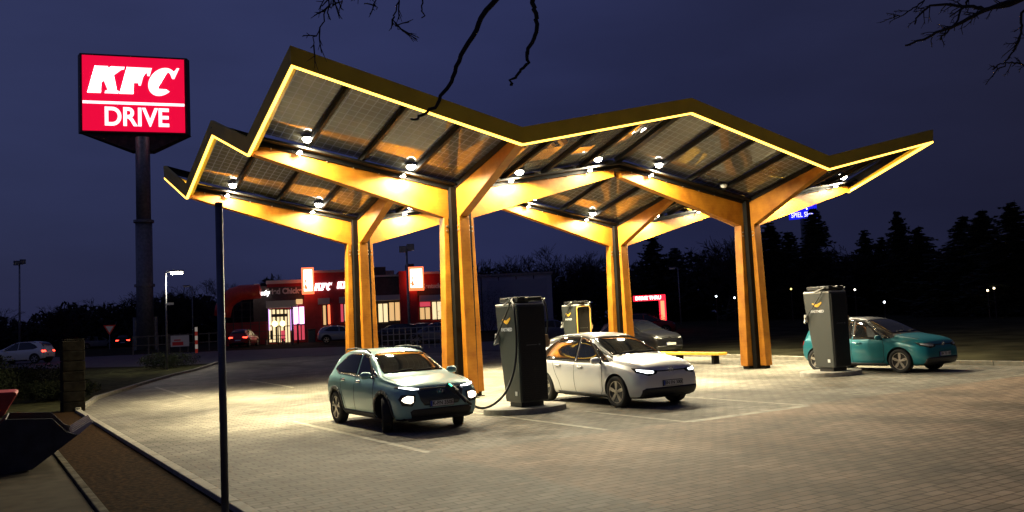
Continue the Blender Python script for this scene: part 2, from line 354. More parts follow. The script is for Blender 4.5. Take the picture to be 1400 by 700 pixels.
# columns
for cx, cy in ((XA, YA), (XD, YA), (XA, YB), (XD, YB)):
    gz = 0.
    col = bpy.data.objects.new('column', None); C.objects.link(col); col.parent = can; col.location = (cx-XM, cy-YM, 0)
    for dx, dy in ((-1, 0), (1, 0), (0, -1), (0, 1)):
        b = MB(); t = .15
        rad = lambda z: .57 - .12*z/4.85
        def q(z, r_in): 
            r = rad(z); nx, ny = -dy, dx
            return [(dx*r_in+nx*t, dy*r_in+ny*t, z), (dx*r+nx*t, dy*r+ny*t, z), (dx*r-nx*t, dy*r-ny*t, z), (dx*r_in-nx*t, dy*r_in-ny*t, z)]
        zs = [.13, .3, 4.6, 4.86]
        b.hexa(q(.13, .318), q(4.86, .318))
        b.build('timber_leg', TIMBER, col, bevel=.012)
        s_ = MB(); s_.bar((dx*.22, dy*.22, .07), (dx*.50, dy*.50, .07), .22, .13)
        s_.bar((dx*.22, dy*.22, .014), (dx*.56, dy*.56, .014), .34, .02)
        s_.build('steel_shoe', STEEL, col)
        for z in (4.62, 4.5):
            bb = MB()
            for sg in (-1, 1):
                nx, ny = -dy*sg, dx*sg
                p = Vector((dx*(rad(z)-.07), dy*(rad(z)-.07), z)); n_ = Vector((nx, ny, 0))
                bb.tube([p+n_*.14, p+n_*.185], .022, 8)
            bb.build('bolt', BOLT, col)
    b = MB(); b.box((-.30, -.30, .02), (.30, .30, 5.68)); b.box((-.2,-.2,5.68),(.2,.2,5.76))
    for z in (1.9, 3.5): b.box((-.308, -.308, z), (.308, .308, z+.04))
    b.build('steel_core', STEEL, col)
# beams and struts: lower edge rises steeply, upper edge gently
for cx, cy in ((XA, YA), (XD, YA), (XA, YB), (XD, YB)):
    for dx, dy, L, end in ((-1, 0, 5.50, 0), (1, 0, 5.50, 0), (0, -1, 3.44, 1), (0, 1, 3.44, 1)):
        t = .13
        zlow = lambda r: (4.80 + (zl(cx+dx*r, cy+dy*r)-.03-4.80)*((r-.2)/(L-.2))) if r > .2 else 4.8
        if end == 0:
            inside = (cx+dx*5.63 == XM) or abs(cx+dx*5.63-XM) < .1
            top0, top1 = 5.60, 6.50
        else: top0, top1 = 5.62, 6.42
        ze = (Z0+1.27 if end == 0 else Z0+1.23)
        prof = [(.21, 4.80), (.42, 4.86), (L, ze-.02), (L, ze+.16), (L-.5, top1-.02 if end == 0 else top1-.03), (.21, top0)]
        nx, ny = -dy, dx
        b = MB(); b.prism(prof, lambda r, z: (cx+dx*r+nx*t, cy+dy*r+ny*t, z), lambda r, z: (cx+dx*r-nx*t, cy+dy*r-ny*t, z))
        cp(b, 'beam' if end == 0 else 'strut', TIMBER, bevel=.01)
        # black gutter above the timber
        if end == 0:
            p = (cx+dx*.2, cy+dy*.2, 5.60+.09); q = (cx+dx*5.62, cy+dy*5.62, 6.5+.12)
            b = MB(); b.bar(p, q, .40, .17); b.bar((p[0], p[1]-.33, p[2]+.04), (q[0], q[1]-.33, q[2]+.04), .25, .05); b.bar((p[0], p[1]+.33, p[2]+.04), (q[0], q[1]+.33, q[2]+.04), .25, .05)
            cp(b, 'gutter', STEEL)
            b = MB()
            for k in range(7):
                r = .9+.7*k
                for sg in (-1, 1):
                    P = Vector((cx+dx*r, cy+sg*.16, 5.60+.9*r/5.6+.03)); b.tube([P-Vector((0, 0, .05)), P+Vector((0, 0, .05))], .018, 6)
            cp(b, 'bolt', BOLT)
        else:
            p = (cx+dx*.2, cy+dy*.2, 5.63+.06); q = (cx+dx*3.4, cy+dy*3.4, 6.42+.08)
            b = MB(); b.bar(p, q, .34, .14); cp(b, 'gutter', STEEL)
# glass and purlins
xs_edges = [X0, XA, XM, XD, X1]; ys_edges = [YF, YA, YM, YB, YK]
for i in range(4):
    xa, xb = xs_edges[i], xs_edges[i+1]
    for j in range(4):
        ya, yb = ys_edges[j], ys_edges[j+1]
        ya_ = ya + (.0 if ya in (YM,) else (.07 if ya == YF else .16)); yb_ = yb - (.0 if yb == YM else (.07 if yb == YK else .16))
        for k in range(4):
            xl = xa+(xb-xa)*k/4+.035; xr = xa+(xb-xa)*(k+1)/4-.035
            n = 1; b = MB(); vs = []
            for a in range(n+1):
                for c in range(n+1):
                    x = xl+(xr-xl)*a/n; y = ya_+(yb_-ya_)*c/n; vs.append((x, y, zg(x, y)))
            top = [(x, y, z+.012) for x, y, z in vs]; w = n+1
            fs = [(a*w+c, a*w+c+1, (a+1)*w+c+1, (a+1)*w+c) for a in range(n) for c in range(n)]
            b.add(vs, fs); 
            cp(b, 'solar_panel', SOLAR)
        for k in range(0, 5):
            x = xa+(xb-xa)*k/4
            if (k == 0 and i > 0): continue
            if x in (XA, XD): continue
            wide = .20 if abs(x-XM) < .01 else .085
            if x in (X0, X1): continue
            p = (x, ya_, zg(x, ya_)-.085); q = (x, yb_, zg(x, yb_)-.085)
            b = MB(); b.bar(p, q, wide, .14); b.bar((p[0], p[1], p[2]+.05), (q[0], q[1], q[2]+.05), wide+.06, .03)
            cp(b, 'purlin', STEEL)
# ridge bars along x between the two column rows
for i in range(4):
    xa, xb = xs_edges[i], xs_edges[i+1]
    b = MB(); b.bar((xa, YM, zg(xa, YM)-.05), (xb, YM, zg(xb, YM)-.05), .12, .14); cp(b, 'ridge_bar', STEEL)
# fascia loop
loop = [(x, YF) for x in xs_edges] + [(X1, y) for y in ys_edges[1:]] + [(x, YK) for x in reversed(xs_edges[:-1])] + [(X0, y) for y in reversed(ys_edges[1:-1])]
FH = .40
def ins(x, y, d):
    return (min(max(x, X0+d), X1-d), min(max(y, YF+d), YK-d))
b = MB(); lb = MB(); n = len(loop)
prof = [(0, 0, 0), (0, 0, FH), (.07, 0, FH), (.07, 0, .05), (.20, 0, .05), (.20, 0, .02), (.0, 0, 0)]
rings = []
for x, y in loop:
    z = zl(x, y); pr = []
    for d, h in ((0, 0), (-.02, FH), (.07, FH), (.07, .06), (.20, .06), (.20, .03)):
        if d >= 0: xx, yy = ins(x, y, d)
        else: xx, yy = (x + (d if x == X0 else -d if x == X1 else 0), y + (d if y == YF else -d if y == YK else 0))
        pr.append((xx, yy, z+h))
    rings.append(pr)
vs = [p for r in rings for p in r]; K = 6
fs = [(i*K+k, i*K+(k+1) % K, ((i+1) % n)*K+(k+1) % K, ((i+1) % n)*K+k) for i in range(n) for k in range(K)]
b.add(vs, fs); b.mi = [1 if k in (2, 3, 4) else 0 for i in range(n) for k in range(K)]; cp(b, 'fascia', [FASC, STEEL])
rings = []
for x, y in loop:
    z = zl(x, y); rings.append([(*ins(x, y, d), z+h) for d, h in ((0.0, -.004), (.066, .000), (.066, -.050), (0.0, -.056))])
b = MB(); K = 4; vs = [p for r in rings for p in r]
fs = [(i*K+k, i*K+(k+1) % K, ((i+1) % n)*K+(k+1) % K, ((i+1) % n)*K+k) for i in range(n) for k in range(K)]
b.add(vs, fs); cp(b, 'light_strip', LED)
# downlights
def downlight(x, y, lit=True, power=None):
    z = zg(x, y-.22)-.065
    o = bpy.data.objects.new('downlight', None); C.objects.link(o); o.parent = can; o.location = (x-XM, y-.22-YM, z)
    b = MB(); b.lathe([(.11, .05), (.125, .04), (.125, .0)], 18); b.build('housing', BLACKPL, o)
    b = MB(); b.box((-.17, -.03, .03), (.17, .03, .055)); b.build('bracket', BLACKPL, o)
    b = MB(); b.lathe([(.118, -.004), (.118, -.035), (.09, -.085), (.04, -.11)], 18); b.build('lens', LAMPGLOW if lit else WHITEP, o, smooth=True)
    if lit:
        l = bpy.data.lights.new('lamp', 'SPOT'); l.energy = power or LAMP_W; l.color = (1, .86, .50); l.spot_size = radians(80); l.spot_blend = 1; l.shadow_soft_size = .11
        lo = bpy.data.objects.new('lamp', l); C.objects.link(lo); lo.parent = o; lo.location = (0, 0, -.17)
        l = bpy.data.lights.new('lamp_spill', 'SPOT'); l.energy = LAMP_WIDE; l.color = (1, .88, .60); l.spot_size = radians(170); l.spot_blend = .15; l.shadow_soft_size = .11
        lo = bpy.data.objects.new('lamp_spill', l); C.objects.link(lo); lo.parent = o; lo.location = (0, 0, -.18)
        # the small wall washer fixed to the gutter beside the beam
        w = bpy.data.objects.new('wall_washer', None); C.objects.link(w); w.parent = can; w.location = (x-.12-XM, y+.05-YM, 5.60+.9*min(abs(x-XA), abs(x-XD))/5.6+.04)
        b = MB(); b.lathe([(.075, .05), (.08, .0)], 14); b.build('housing', BLACKPL, w)
        b = MB(); b.lathe([(.07, -.003), (.065, -.02)], 14); b.build('lens', LAMPGLOW, w)
        l = bpy.data.lights.new('lamp', 'SPOT'); l.energy = 24; l.color = (1, .88, .60); l.spot_size = radians(160); l.spot_blend = 1; l.shadow_soft_size = .05
        lo = bpy.data.objects.new('lamp', l); C.objects.link(lo); lo.parent = w; lo.location = (0, -.0, -.05)
for yy in (YA-.36, YB-.36):
    for cx in (XA, XD):
        for dx in (-4.33, -1.58, 1.75, 4.55):
            downlight(cx+dx, yy, lit=not (yy < YM and cx == XD and dx == -1.58))

# ---------------------------------------------------------------- chargers
CHG = mat('charger_grey', (.05, .055, .05), .42, noise=.06, nscale=2)
CHB = mat('charger_black', (.016, .016, .017), .5)
CHY = mat('logo_yellow', (.85, .45, .04), .4, emis=.35, ecol=(1, .55, .05))
CHW = mat('logo_white', (.8, .8, .78), .4, emis=.12)
CAPM = mat('charger_cap_silver', (.5, .5, .48), .35, .3)
CABLE = mat('cable_black', (.012, .012, .012), .45)
def charger(x, y, z, label, far=False, s=1.0):
    """x,y = front-left bottom corner; front (-y) face perforated, left (-x) face carries the logo"""
    t = empty('charging_station', (x, y, z), 0, label, 'charger', 'charging stations under the canopy'); t.scale = (s, s, s)
    wx = .72
    b = MB(); ov = []
    for k in range(40): a = 2*pi*k/40; ov.append((.36+.98*cos(a), .42+.72*sin(a)))
    b.prism(ov, lambda u, v: (u, v, -.02), lambda u, v: (u, v, .13)); b.build('plinth', CONC, t, bevel=.02)
    b = MB(); b.box((.07, .10, .13), (wx-.07, .55, .24)); b.build('foot', CHB, t)
    # cabinet: side profile in (v=y, z)
    prof = [(0, .235), (.62, .235), (.66, .5), (.86, 1.85), (.90, 2.30), (.87, 2.345), (.02, 2.345), (.0, 2.30)]
    b = MB(); b.prism(prof, lambda v, zz: (0, v, zz), lambda v, zz: (wx, v, zz)); b.build('cabinet', CHG, t, bevel=.03)
    b = MB(); b.box((-.006, .015, 2.30), (wx+.006, .885, 2.362)); b.build('top_cap', CAPM, t, bevel=.02)
    # perforated black front with rows
    b = MB(); b.box((.03, -.022, .27), (wx-.03, .0-.002, 2.28))
    for k in range(46):
        zz = .30+k*.0425; b.box((.045, -.032, zz), (wx-.045, -.023, zz+.02))
    b.build('louvred_front', CHB, t)
    b = MB(); b.box((.18, -.036, 1.45), (.46, -.033, 1.462)); b.box((.5, -.036, 1.44), (.54, -.033, 1.475)); b.build('status_label', mat('label_grey', (.2, .2, .2), .5), t)
    if far:
        b = MB(); 
        for a, c in (((.03, .03, 1.0), (.06, .03, 2.3)),): pass
        b.tube([(.05, -.05, .9), (.05, -.05, 2.2), (.09, -.05, 2.27), (.62, -.05, 2.3), (.68, -.05, 2.2), (.68, -.05, .9)], .022, 6)
        b.build('reflection_frame', mat('gold_reflection', (.7, .4, .08), .35, emis=.35, ecol=(1, .55, .12)), t)  # gold reflection of the glass front, put in as a faintly glowing tube
        b = MB()
        for k in range(3): b.box((.12, -.04, 1.25-k*.09), (.62, -.036, 1.28-k*.09))
        b.build('screen', mat('screen_grey', (.4, .38, .32), .4, emis=.3), t)
    # chevron logo and word on left face
    b = MB(); ch = [(-.165, .035), (-.15, .06), (-.03, .02), (.0, .018), (.03, .03), (.15, .085), (.165, .055), (.05, -.045), (.0, -.06), (-.05, -.045)]
    b.prism(ch, lambda u, v: (-.012, .44-u, 1.98+v), lambda u, v: (-.002, .44-u, 1.98+v)); b.build('logo', CHY, t)
    text_obj('lettering', 'FASTNED', .105, frame((-.008, .44, 1.80), (0, -1, 0), (0, 0, 1)), CHW, t, bold=.002, depth=.003)
    b = MB(); b.box((-.012, .12, .38), (-.004, .20, .47)); b.build('service_label', WHITEP, t)
    # canopy box on top with cable arms
    b = MB(); b.box((.06, .05, 2.40), (wx-.02, .80, 2.50)); b.box((.15, .3, 2.36), (.5, .6, 2.41)); b.bar((.36, -.1, 2.46), (.36, .95, 2.46), .25, .05)
    b.box((-.16, .18, 2.455), (.12, .42, 2.475)); b.box((wx-.03, .18, 2.455), (wx+.12, .42, 2.475))
    b.build('cable_arm_box', CHB, t, bevel=.01)
    b = MB(); b.bar((-.1, .08, 2.46), (-.015, .5, 2.34), .03, .03); b.build('cable_arm', CAPM, t)
    b = MB(); b.bar((wx+.1, .1, 2.46), (wx+.02, .1, 2.38), .03, .03); b.build('cable_arm', CAPM, t)
    # parked cables
    def cab(pts, r=.016):
        P = [Vector(p) for p in pts]; o_ = []
        for i in range(len(P)-1):
            p0 = P[max(i-1, 0)]; p1 = P[i]; p2 = P[i+1]; p3 = P[min(i+2, len(P)-1)]
            for k in range(6):
                q = k/6; o_.append(.5*((2*p1)+(-p0+p2)*q+(2*p0-5*p1+4*p2-p3)*q*q+(-p0+3*p1-3*p2+p3)*q**3))
        o_.append(P[-1]); return o_
    b = MB(); b.tube(cab([(-.05, .12, 2.45), (-.06, .3, 2.2), (-.07, .6, 1.85), (-.08, .80, 1.62), (-.05, .86, 1.6)]), .017, 8)
    b.build('parked_cable', CABLE, t, smooth=True)
    b = MB(); b.tube(cab([(wx+.02, .1, 2.44), (wx+.10, .1, 2.3), (wx+.13, .1, 1.9), (wx+.06, .1, 1.55), (wx+.02, .1, 1.6)]), .017, 8)
    b.build('parked_cable', CABLE, t, smooth=True)
    b = MB(); b.box((-.07, .78, 1.50), (.0, .86, 1.72)); b.tube([(-.05, .82, 1.6), (-.10, .82, 1.48)], .03, 8); b.build('plug_holder', CAPM, t, bevel=.01)
    b = MB(); b.box((wx, .02, 1.38), (wx+.08, .14, 1.66)); b.tube([(wx+.06, .08, 1.62), (wx+.12, .06, 1.5), (wx+.1, .06, 1.4)], .028, 8); b.build('plug_holder', mat('holder_warm_lit', (.45, .3, .14), .5), t, bevel=.01)  # warm light falling on this holder is put into its colour
    return t, cab
ch1, cab = charger(9.93, 15.82, .0, 'dark grey charging station between the light teal car and the white car')
ch2, _ = charger(20.72, 16.25, .0, 'dark grey charging station in front of the turquoise car at the right', s=1.03)
p = gd(787, 34.5)
ch3, _ = charger(p.x, p.y, p.z, 'far charging station seen above the white car, with a gold reflection round its front', far=True, s=1.03)

# bench
def bench():
    t = empty('bench', (23.3, 25.4, 0), 0, 'long yellow timber bench on black legs behind the white car', 'bench')
    b = MB(); 
    b.box((-.22, -2.3, .40), (.22, 2.3, .50)); b.build('seat', mat('bench_timber', (.75, .42, .04), .5, noise=.12, nscale=5), t, bevel=.02)
    for y in (-1.9, 0, 1.6):
        b = MB(); b.box((-.14, y-.06, 0), (.14, y+.06, .41)); b.build('leg', STEEL, t)
bench()
exec_after = []
# ---------------------------------------------------------------- cars
TYRE = mat('tyre', (.016, .016, .016), .8); RIM = mat('rim_alloy', (.48, .45, .40), .3, .75); RIMB = mat('rim_black', (.02, .02, .02), .3)
CLAD = mat('grey_cladding', (.035, .037, .04), .6); SEAM = mat('seam', (.006, .006, .006), .8); CHROME = mat('chrome', (.6, .6, .6), .15, 1)
HEADL = mat('headlight_on', (1, 1, 1), .3, emis=4, ecol=(.86, .95, 1)); FOGL = mat('lamp_on_warm', (1, 1, 1), .3, emis=5, ecol=(1, .86, .60))
TAILR = mat('tail_red', (.5, .01, .01), .25, emis=.15, ecol=(1, .02, .02)); LENS = mat('lamp_lens', (.35, .37, .4), .08, coat=1)
PLATE = mat('plate_white', (.68, .68, .66), .45); PLBLUE = mat('plate_blue', (.02, .07, .45), .4); INK = mat('ink_black', (.01, .01, .01), .6)
SEAT = mat('car_seat', (.05, .045, .04), .8)
def paint(name, c): return mat(name, c, .35, 0 if max(c) < .1 else .2, coat=.7 if max(c) > .014 else .2, spec=.3)
def lerp_table(tab, s):
    for (a, va), (b, vb) in zip(tab, tab[1:]):
        if s <= b: return va + (vb-va)*((s-a)/(b-a) if b > a else 0)
    return tab[-1][1]
STYLES = {
 'hatch': dict(L=4.26, fa=.84, ra=.84+2.77, wr=.345, hw=.905,
   s=[0,.04,.16,.42,.84,1.06,1.3,1.6,1.92,2.3,2.8,3.3,3.68,3.92,4.08,4.2,4.26],
   zt=[.66,.83,.93,1.01,1.07,1.115,1.235,1.39,1.53,1.605,1.62,1.60,1.55,1.49,1.32,.98,.72],
   zb=[.36,.26,.20,.19,.19,.19,.19,.19,.19,.19,.19,.19,.20,.24,.28,.34,.42],
   w=[.60,.74,.83,.895,.905,.905,.90,.90,.90,.90,.90,.905,.905,.88,.85,.79,.68],
   zw=[.58,.70,.78,.86,.93,.955,.96,.965,.97,.975,.985,1.0,1.015,1.015,.98,.88,.68],
   wt=[.46,.60,.68,.74,.76,.74,.70,.665,.64,.63,.62,.61,.595,.58,.60,.62,.58]),
 'suv': dict(L=4.20, fa=.83, ra=.83+2.60, wr=.345, hw=.90,
   s=[0,.04,.14,.42,.83,1.08,1.36,1.62,1.95,2.3,2.8,3.2,3.5,3.8,4.0,4.13,4.20],
   zt=[.66,.84,.925,.985,1.03,1.07,1.20,1.36,1.50,1.57,1.585,1.57,1.54,1.47,1.28,1.00,.74],
   zb=[.36,.27,.23,.22,.21,.21,.21,.21,.21,.21,.21,.21,.22,.25,.30,.36,.44],
   w=[.66,.78,.86,.895,.90,.90,.895,.895,.895,.895,.895,.90,.90,.88,.86,.80,.70],
   zw=[.60,.76,.84,.89,.93,.95,.955,.96,.97,.985,1.005,1.03,1.055,1.04,1.0,.90,.70],
   wt=[.50,.64,.72,.77,.79,.77,.72,.68,.65,.64,.635,.625,.61,.60,.60,.62,.60]),
}
def body_mesh(st):
    V = []; Fc = []; ns_ = len(st['s']); K = None
    for i in range(ns_):
        zb, zt, w, zw, wt = (st[k][i] for k in ('zb', 'zt', 'w', 'zw', 'wt')); x = st['L']/2 - st['s'][i]
        mz = (zb+zw)/2
        half = [(0, zb), (.55*w, zb), (.86*w, zb+.005), (.965*w, zb+.09), (1.0*w, mz-.02), (.995*w, zw-.13), (.965*w, zw-.03), (max(.90*w, wt) if zt-zw < .2 else .925*w, zw+.012),
                (wt+(.9*w-wt)*.36 if zt-zw > .2 else wt*1.05, zw+(zt-zw)*.62), (wt, zt-.055 if zt-zw > .2 else zw+(zt-zw)*.8), (wt*.82, zt-.016), (wt*.45, zt-.002), (0, zt)]
        ring = half + [(-y, z) for y, z in reversed(half[1:-1])]
        K = len(ring); V += [(x, y, z) for y, z in ring]
    for i in range(ns_-1):
        for k in range(K):
            Fc.append((i*K+k, i*K+(k+1) % K, (i+1)*K+(k+1) % K, (i+1)*K+k))
    # end caps as quad strips
    for base in (0, (ns_-1)*K):
        h = K//2
        for k in range(h):
            a, b = base+k, base+k+1; c, d = base+(K-k-1) % K, base+(K-k) % K
            if k == 0: Fc.append((a, b, c))
            elif k == h-1: Fc.append((a, b, d))
            else: Fc.append((a, b, c, d))
    me = bpy.data.meshes.new('body'); me.from_pydata(V, [], Fc)
    bm = bmesh.new(); bm.from_mesh(me); bmesh.ops.recalc_face_normals(bm, faces=bm.faces); bm.to_mesh(me); bm.free()
    return me
def eval_mesh(o):
    dg = bpy.context.evaluated_depsgraph_get(); return bpy.data.meshes.new_from_object(o.evaluated_get(dg))
def make_body(st, paint_m, parent, roof_m=None):
    me = body_mesh(st); o = bpy.data.objects.new('body', me); C.objects.link(o)
    sb = o.modifiers.new('s', 'SUBSURF'); sb.levels = 2; sb.render_levels = 2
    me2 = eval_mesh(o); o.modifiers.clear(); o.data = me2
    bmf = bmesh.new(); bmf.from_mesh(me2); tree = BVHTree.FromBMesh(bmf); bmf.free()
    cut = MB()
    for a in (st['fa'], st['ra']):
        x = st['L']/2-a
        for sg in (-1, 1):
            y0, y1 = sorted((sg*.56, sg*1.1))
            M = Matrix.Translation((x, y0, st['wr'])) @ Matrix.Rotation(-pi/2, 4, 'X')
            cut.lathe([(st['wr']+.055, 0), (st['wr']+.055, y1-y0)], 40, M)
    c = cut.build('cut', SEAM); bo = o.modifiers.new('b', 'BOOLEAN'); bo.object = c; bo.operation = 'DIFFERENCE'; bo.solver = 'EXACT'
    bpy.context.view_layer.update()
    me3 = eval_mesh(o); o.modifiers.clear(); o.data = me3; bpy.data.objects.remove(c)
    me3.materials.clear(); me3.materials.append(paint_m); me3.materials.append(SEAM)
    for p in me3.polygons:
        p.material_index = 0; p.use_smooth = True
        for a in (st['fa'], st['ra']):
            x = st['L']/2-a; d = hypot(p.center.x-x, p.center.z-st['wr'])
            if d < st['wr']+.056 and abs(abs(p.center.y)) < .99*lerp_table(list(zip([st['L']/2-q for q in st['s']][::-1], st['w'][::-1])), p.center.x) and (abs(p.normal.y) < .4 or abs(p.center.y) < .6): p.material_index = 1
        if p.normal.z < -.7 and p.center.z < .4: p.material_index = 1
    if roof_m:
        me3.materials.append(roof_m); zwt = list(zip([st['L']/2-q for q in st['s']][::-1], st['zw'][::-1]))
        for p in me3.polygons:
            s_ = st['L']/2-p.center.x; zw_ = lerp_table(zwt, p.center.x)
            if p.material_index == 0 and 1.02 < s_ < 4.1 and p.center.z > zw_+.05 and (s_ < 3.2 or p.center.z > 1.40-(s_-3.2)*.1): p.material_index = 2
    me3.set_sharp_from_angle(angle=radians(38))
    o.parent = parent
    return o, tree
def patch(tree, poly, axis, mt, name, parent, off=.006, res=.05, thick=0, smooth=True):
    """polygon projected on the body along an axis: 'L','R' (x,z), 'F','B' (y,z), 'T' (x,y)"""
    bm = bmesh.new(); bm.faces.new([bm.verts.new((p[0], p[1], 0)) for p in poly])
    xs = [p[0] for p in poly]; ys = [p[1] for p in poly]
    for ax, lo, hi in ((0, min(xs), max(xs)), (1, min(ys), max(ys))):
        q = lo+res
        while q < hi-res*.2:
            co = Vector((q, 0, 0)) if ax == 0 else Vector((0, q, 0)); no = Vector((1, 0, 0)) if ax == 0 else Vector((0, 1, 0))
            bmesh.ops.bisect_plane(bm, geom=bm.verts[:]+bm.edges[:]+bm.faces[:], plane_co=co, plane_no=no); q += res
    for v in bm.verts:
        a, b = v.co.x, v.co.y
        if axis in 'LR': sg = 1 if axis == 'L' else -1; o = Vector((a, sg*3, b)); d = Vector((0, -sg, 0))
        elif axis in 'FB': sg = 1 if axis == 'F' else -1; o = Vector((sg*4, a, b)); d = Vector((-sg, 0, 0))
        else: o = Vector((a, b, 4)); d = Vector((0, 0, -1))
        loc, nrm, idx, dist = tree.ray_cast(o, d)
        if loc is None: loc, nrm, idx, dist = tree.find_nearest(o + d*(3-.8 if axis in 'LR' else 4-2.0 if axis in 'FB' else 2.8))
        if nrm.dot(d) > 0: nrm = -nrm
        v.co = loc + nrm*off
    bmesh.ops.recalc_face_normals(bm, faces=bm.faces)
    me = bpy.data.meshes.new(name); bm.to_mesh(me); bm.free(); me.materials.append(mt)
    if smooth: me.polygons.foreach_set('use_smooth', [True]*len(me.polygons))
    o = bpy.data.objects.new(name, me); C.objects.link(o); o.parent = parent
    sm = o.modifiers.new('t', 'SOLIDIFY'); sm.thickness = .012 if not thick else thick; sm.offset = 0
    return o
def strip(pts, w):
    """polyline -> thin polygon"""
    P = [Vector((*p, 0)) for p in pts]; L = []; R = []
    for i, p in enumerate(P):
        d = (P[min(i+1, len(P)-1)]-P[max(i-1, 0)]).normalized(); n = Vector((-d.y, d.x, 0))*w/2
        L.append(p+n); R.append(p-n)
    return [(v.x, v.y) for v in L+R[::-1]]
def quads(pts, w):
    return [strip(pts[i:i+2], w) for i in range(len(pts)-1)]
def wheel(parent, x, y, r, side, steer=0, spokes=5, style='star'):
    o = bpy.data.objects.new('wheel', None); C.objects.link(o); o.parent = parent; o.location = (x, y, r); o.rotation_euler = (0, 0, steer)
    R = Matrix.Rotation(-pi/2*side, 4, 'X')       # lathe z axis -> outward +-y
    b = MB(); b.lathe([(r*.66, -.10), (r*.9, -.105), (r*.985, -.085), (r, -.05), (r, .05), (r*.985, .085), (r*.9, .105), (r*.70, .10), (r*.67, .085)], 40, R); b.build('tyre', TYRE, o, smooth=True)
    b = MB(); b.lathe([(r*.695, .06), (r*.695, .094), (r*.655, .094), (r*.62, .03), (r*.6, .0)], 40, R)
    rr = b.build('rim', RIM, o)
    b = MB(); b.lathe([(r*.66, .0), (r*.3, .012)], 32, R); b.build('brake_disc', RIMB, o)
    b = MB()
    for k in range(spokes):
        a = 2*pi*k/spokes+.3
        for da in (-.20, .20) if style == 'star' else (-.1, .1):
            p = R @ Vector((cos(a)*.03, sin(a)*.03, .085)); q = R @ Vector((cos(a+da*.75)*r*.42, sin(a+da*.75)*r*.42, .078)); e_ = R @ Vector((cos(a+(da*.3 if style == 'star' else da*2.2))*r*.67, sin(a+(da*.3 if style == 'star' else da*2.2))*r*.67, .085))
            up = R @ Vector((0, 0, 1)); b.bar(p, q, .036, .022, up); b.bar(q, e_, .034, .022, up)
    b.lathe([(.055, .06), (.055, .098), (.03, .104)], 16, R)
    b.build('spokes', RIM, o)
def mirrorx(poly): return poly
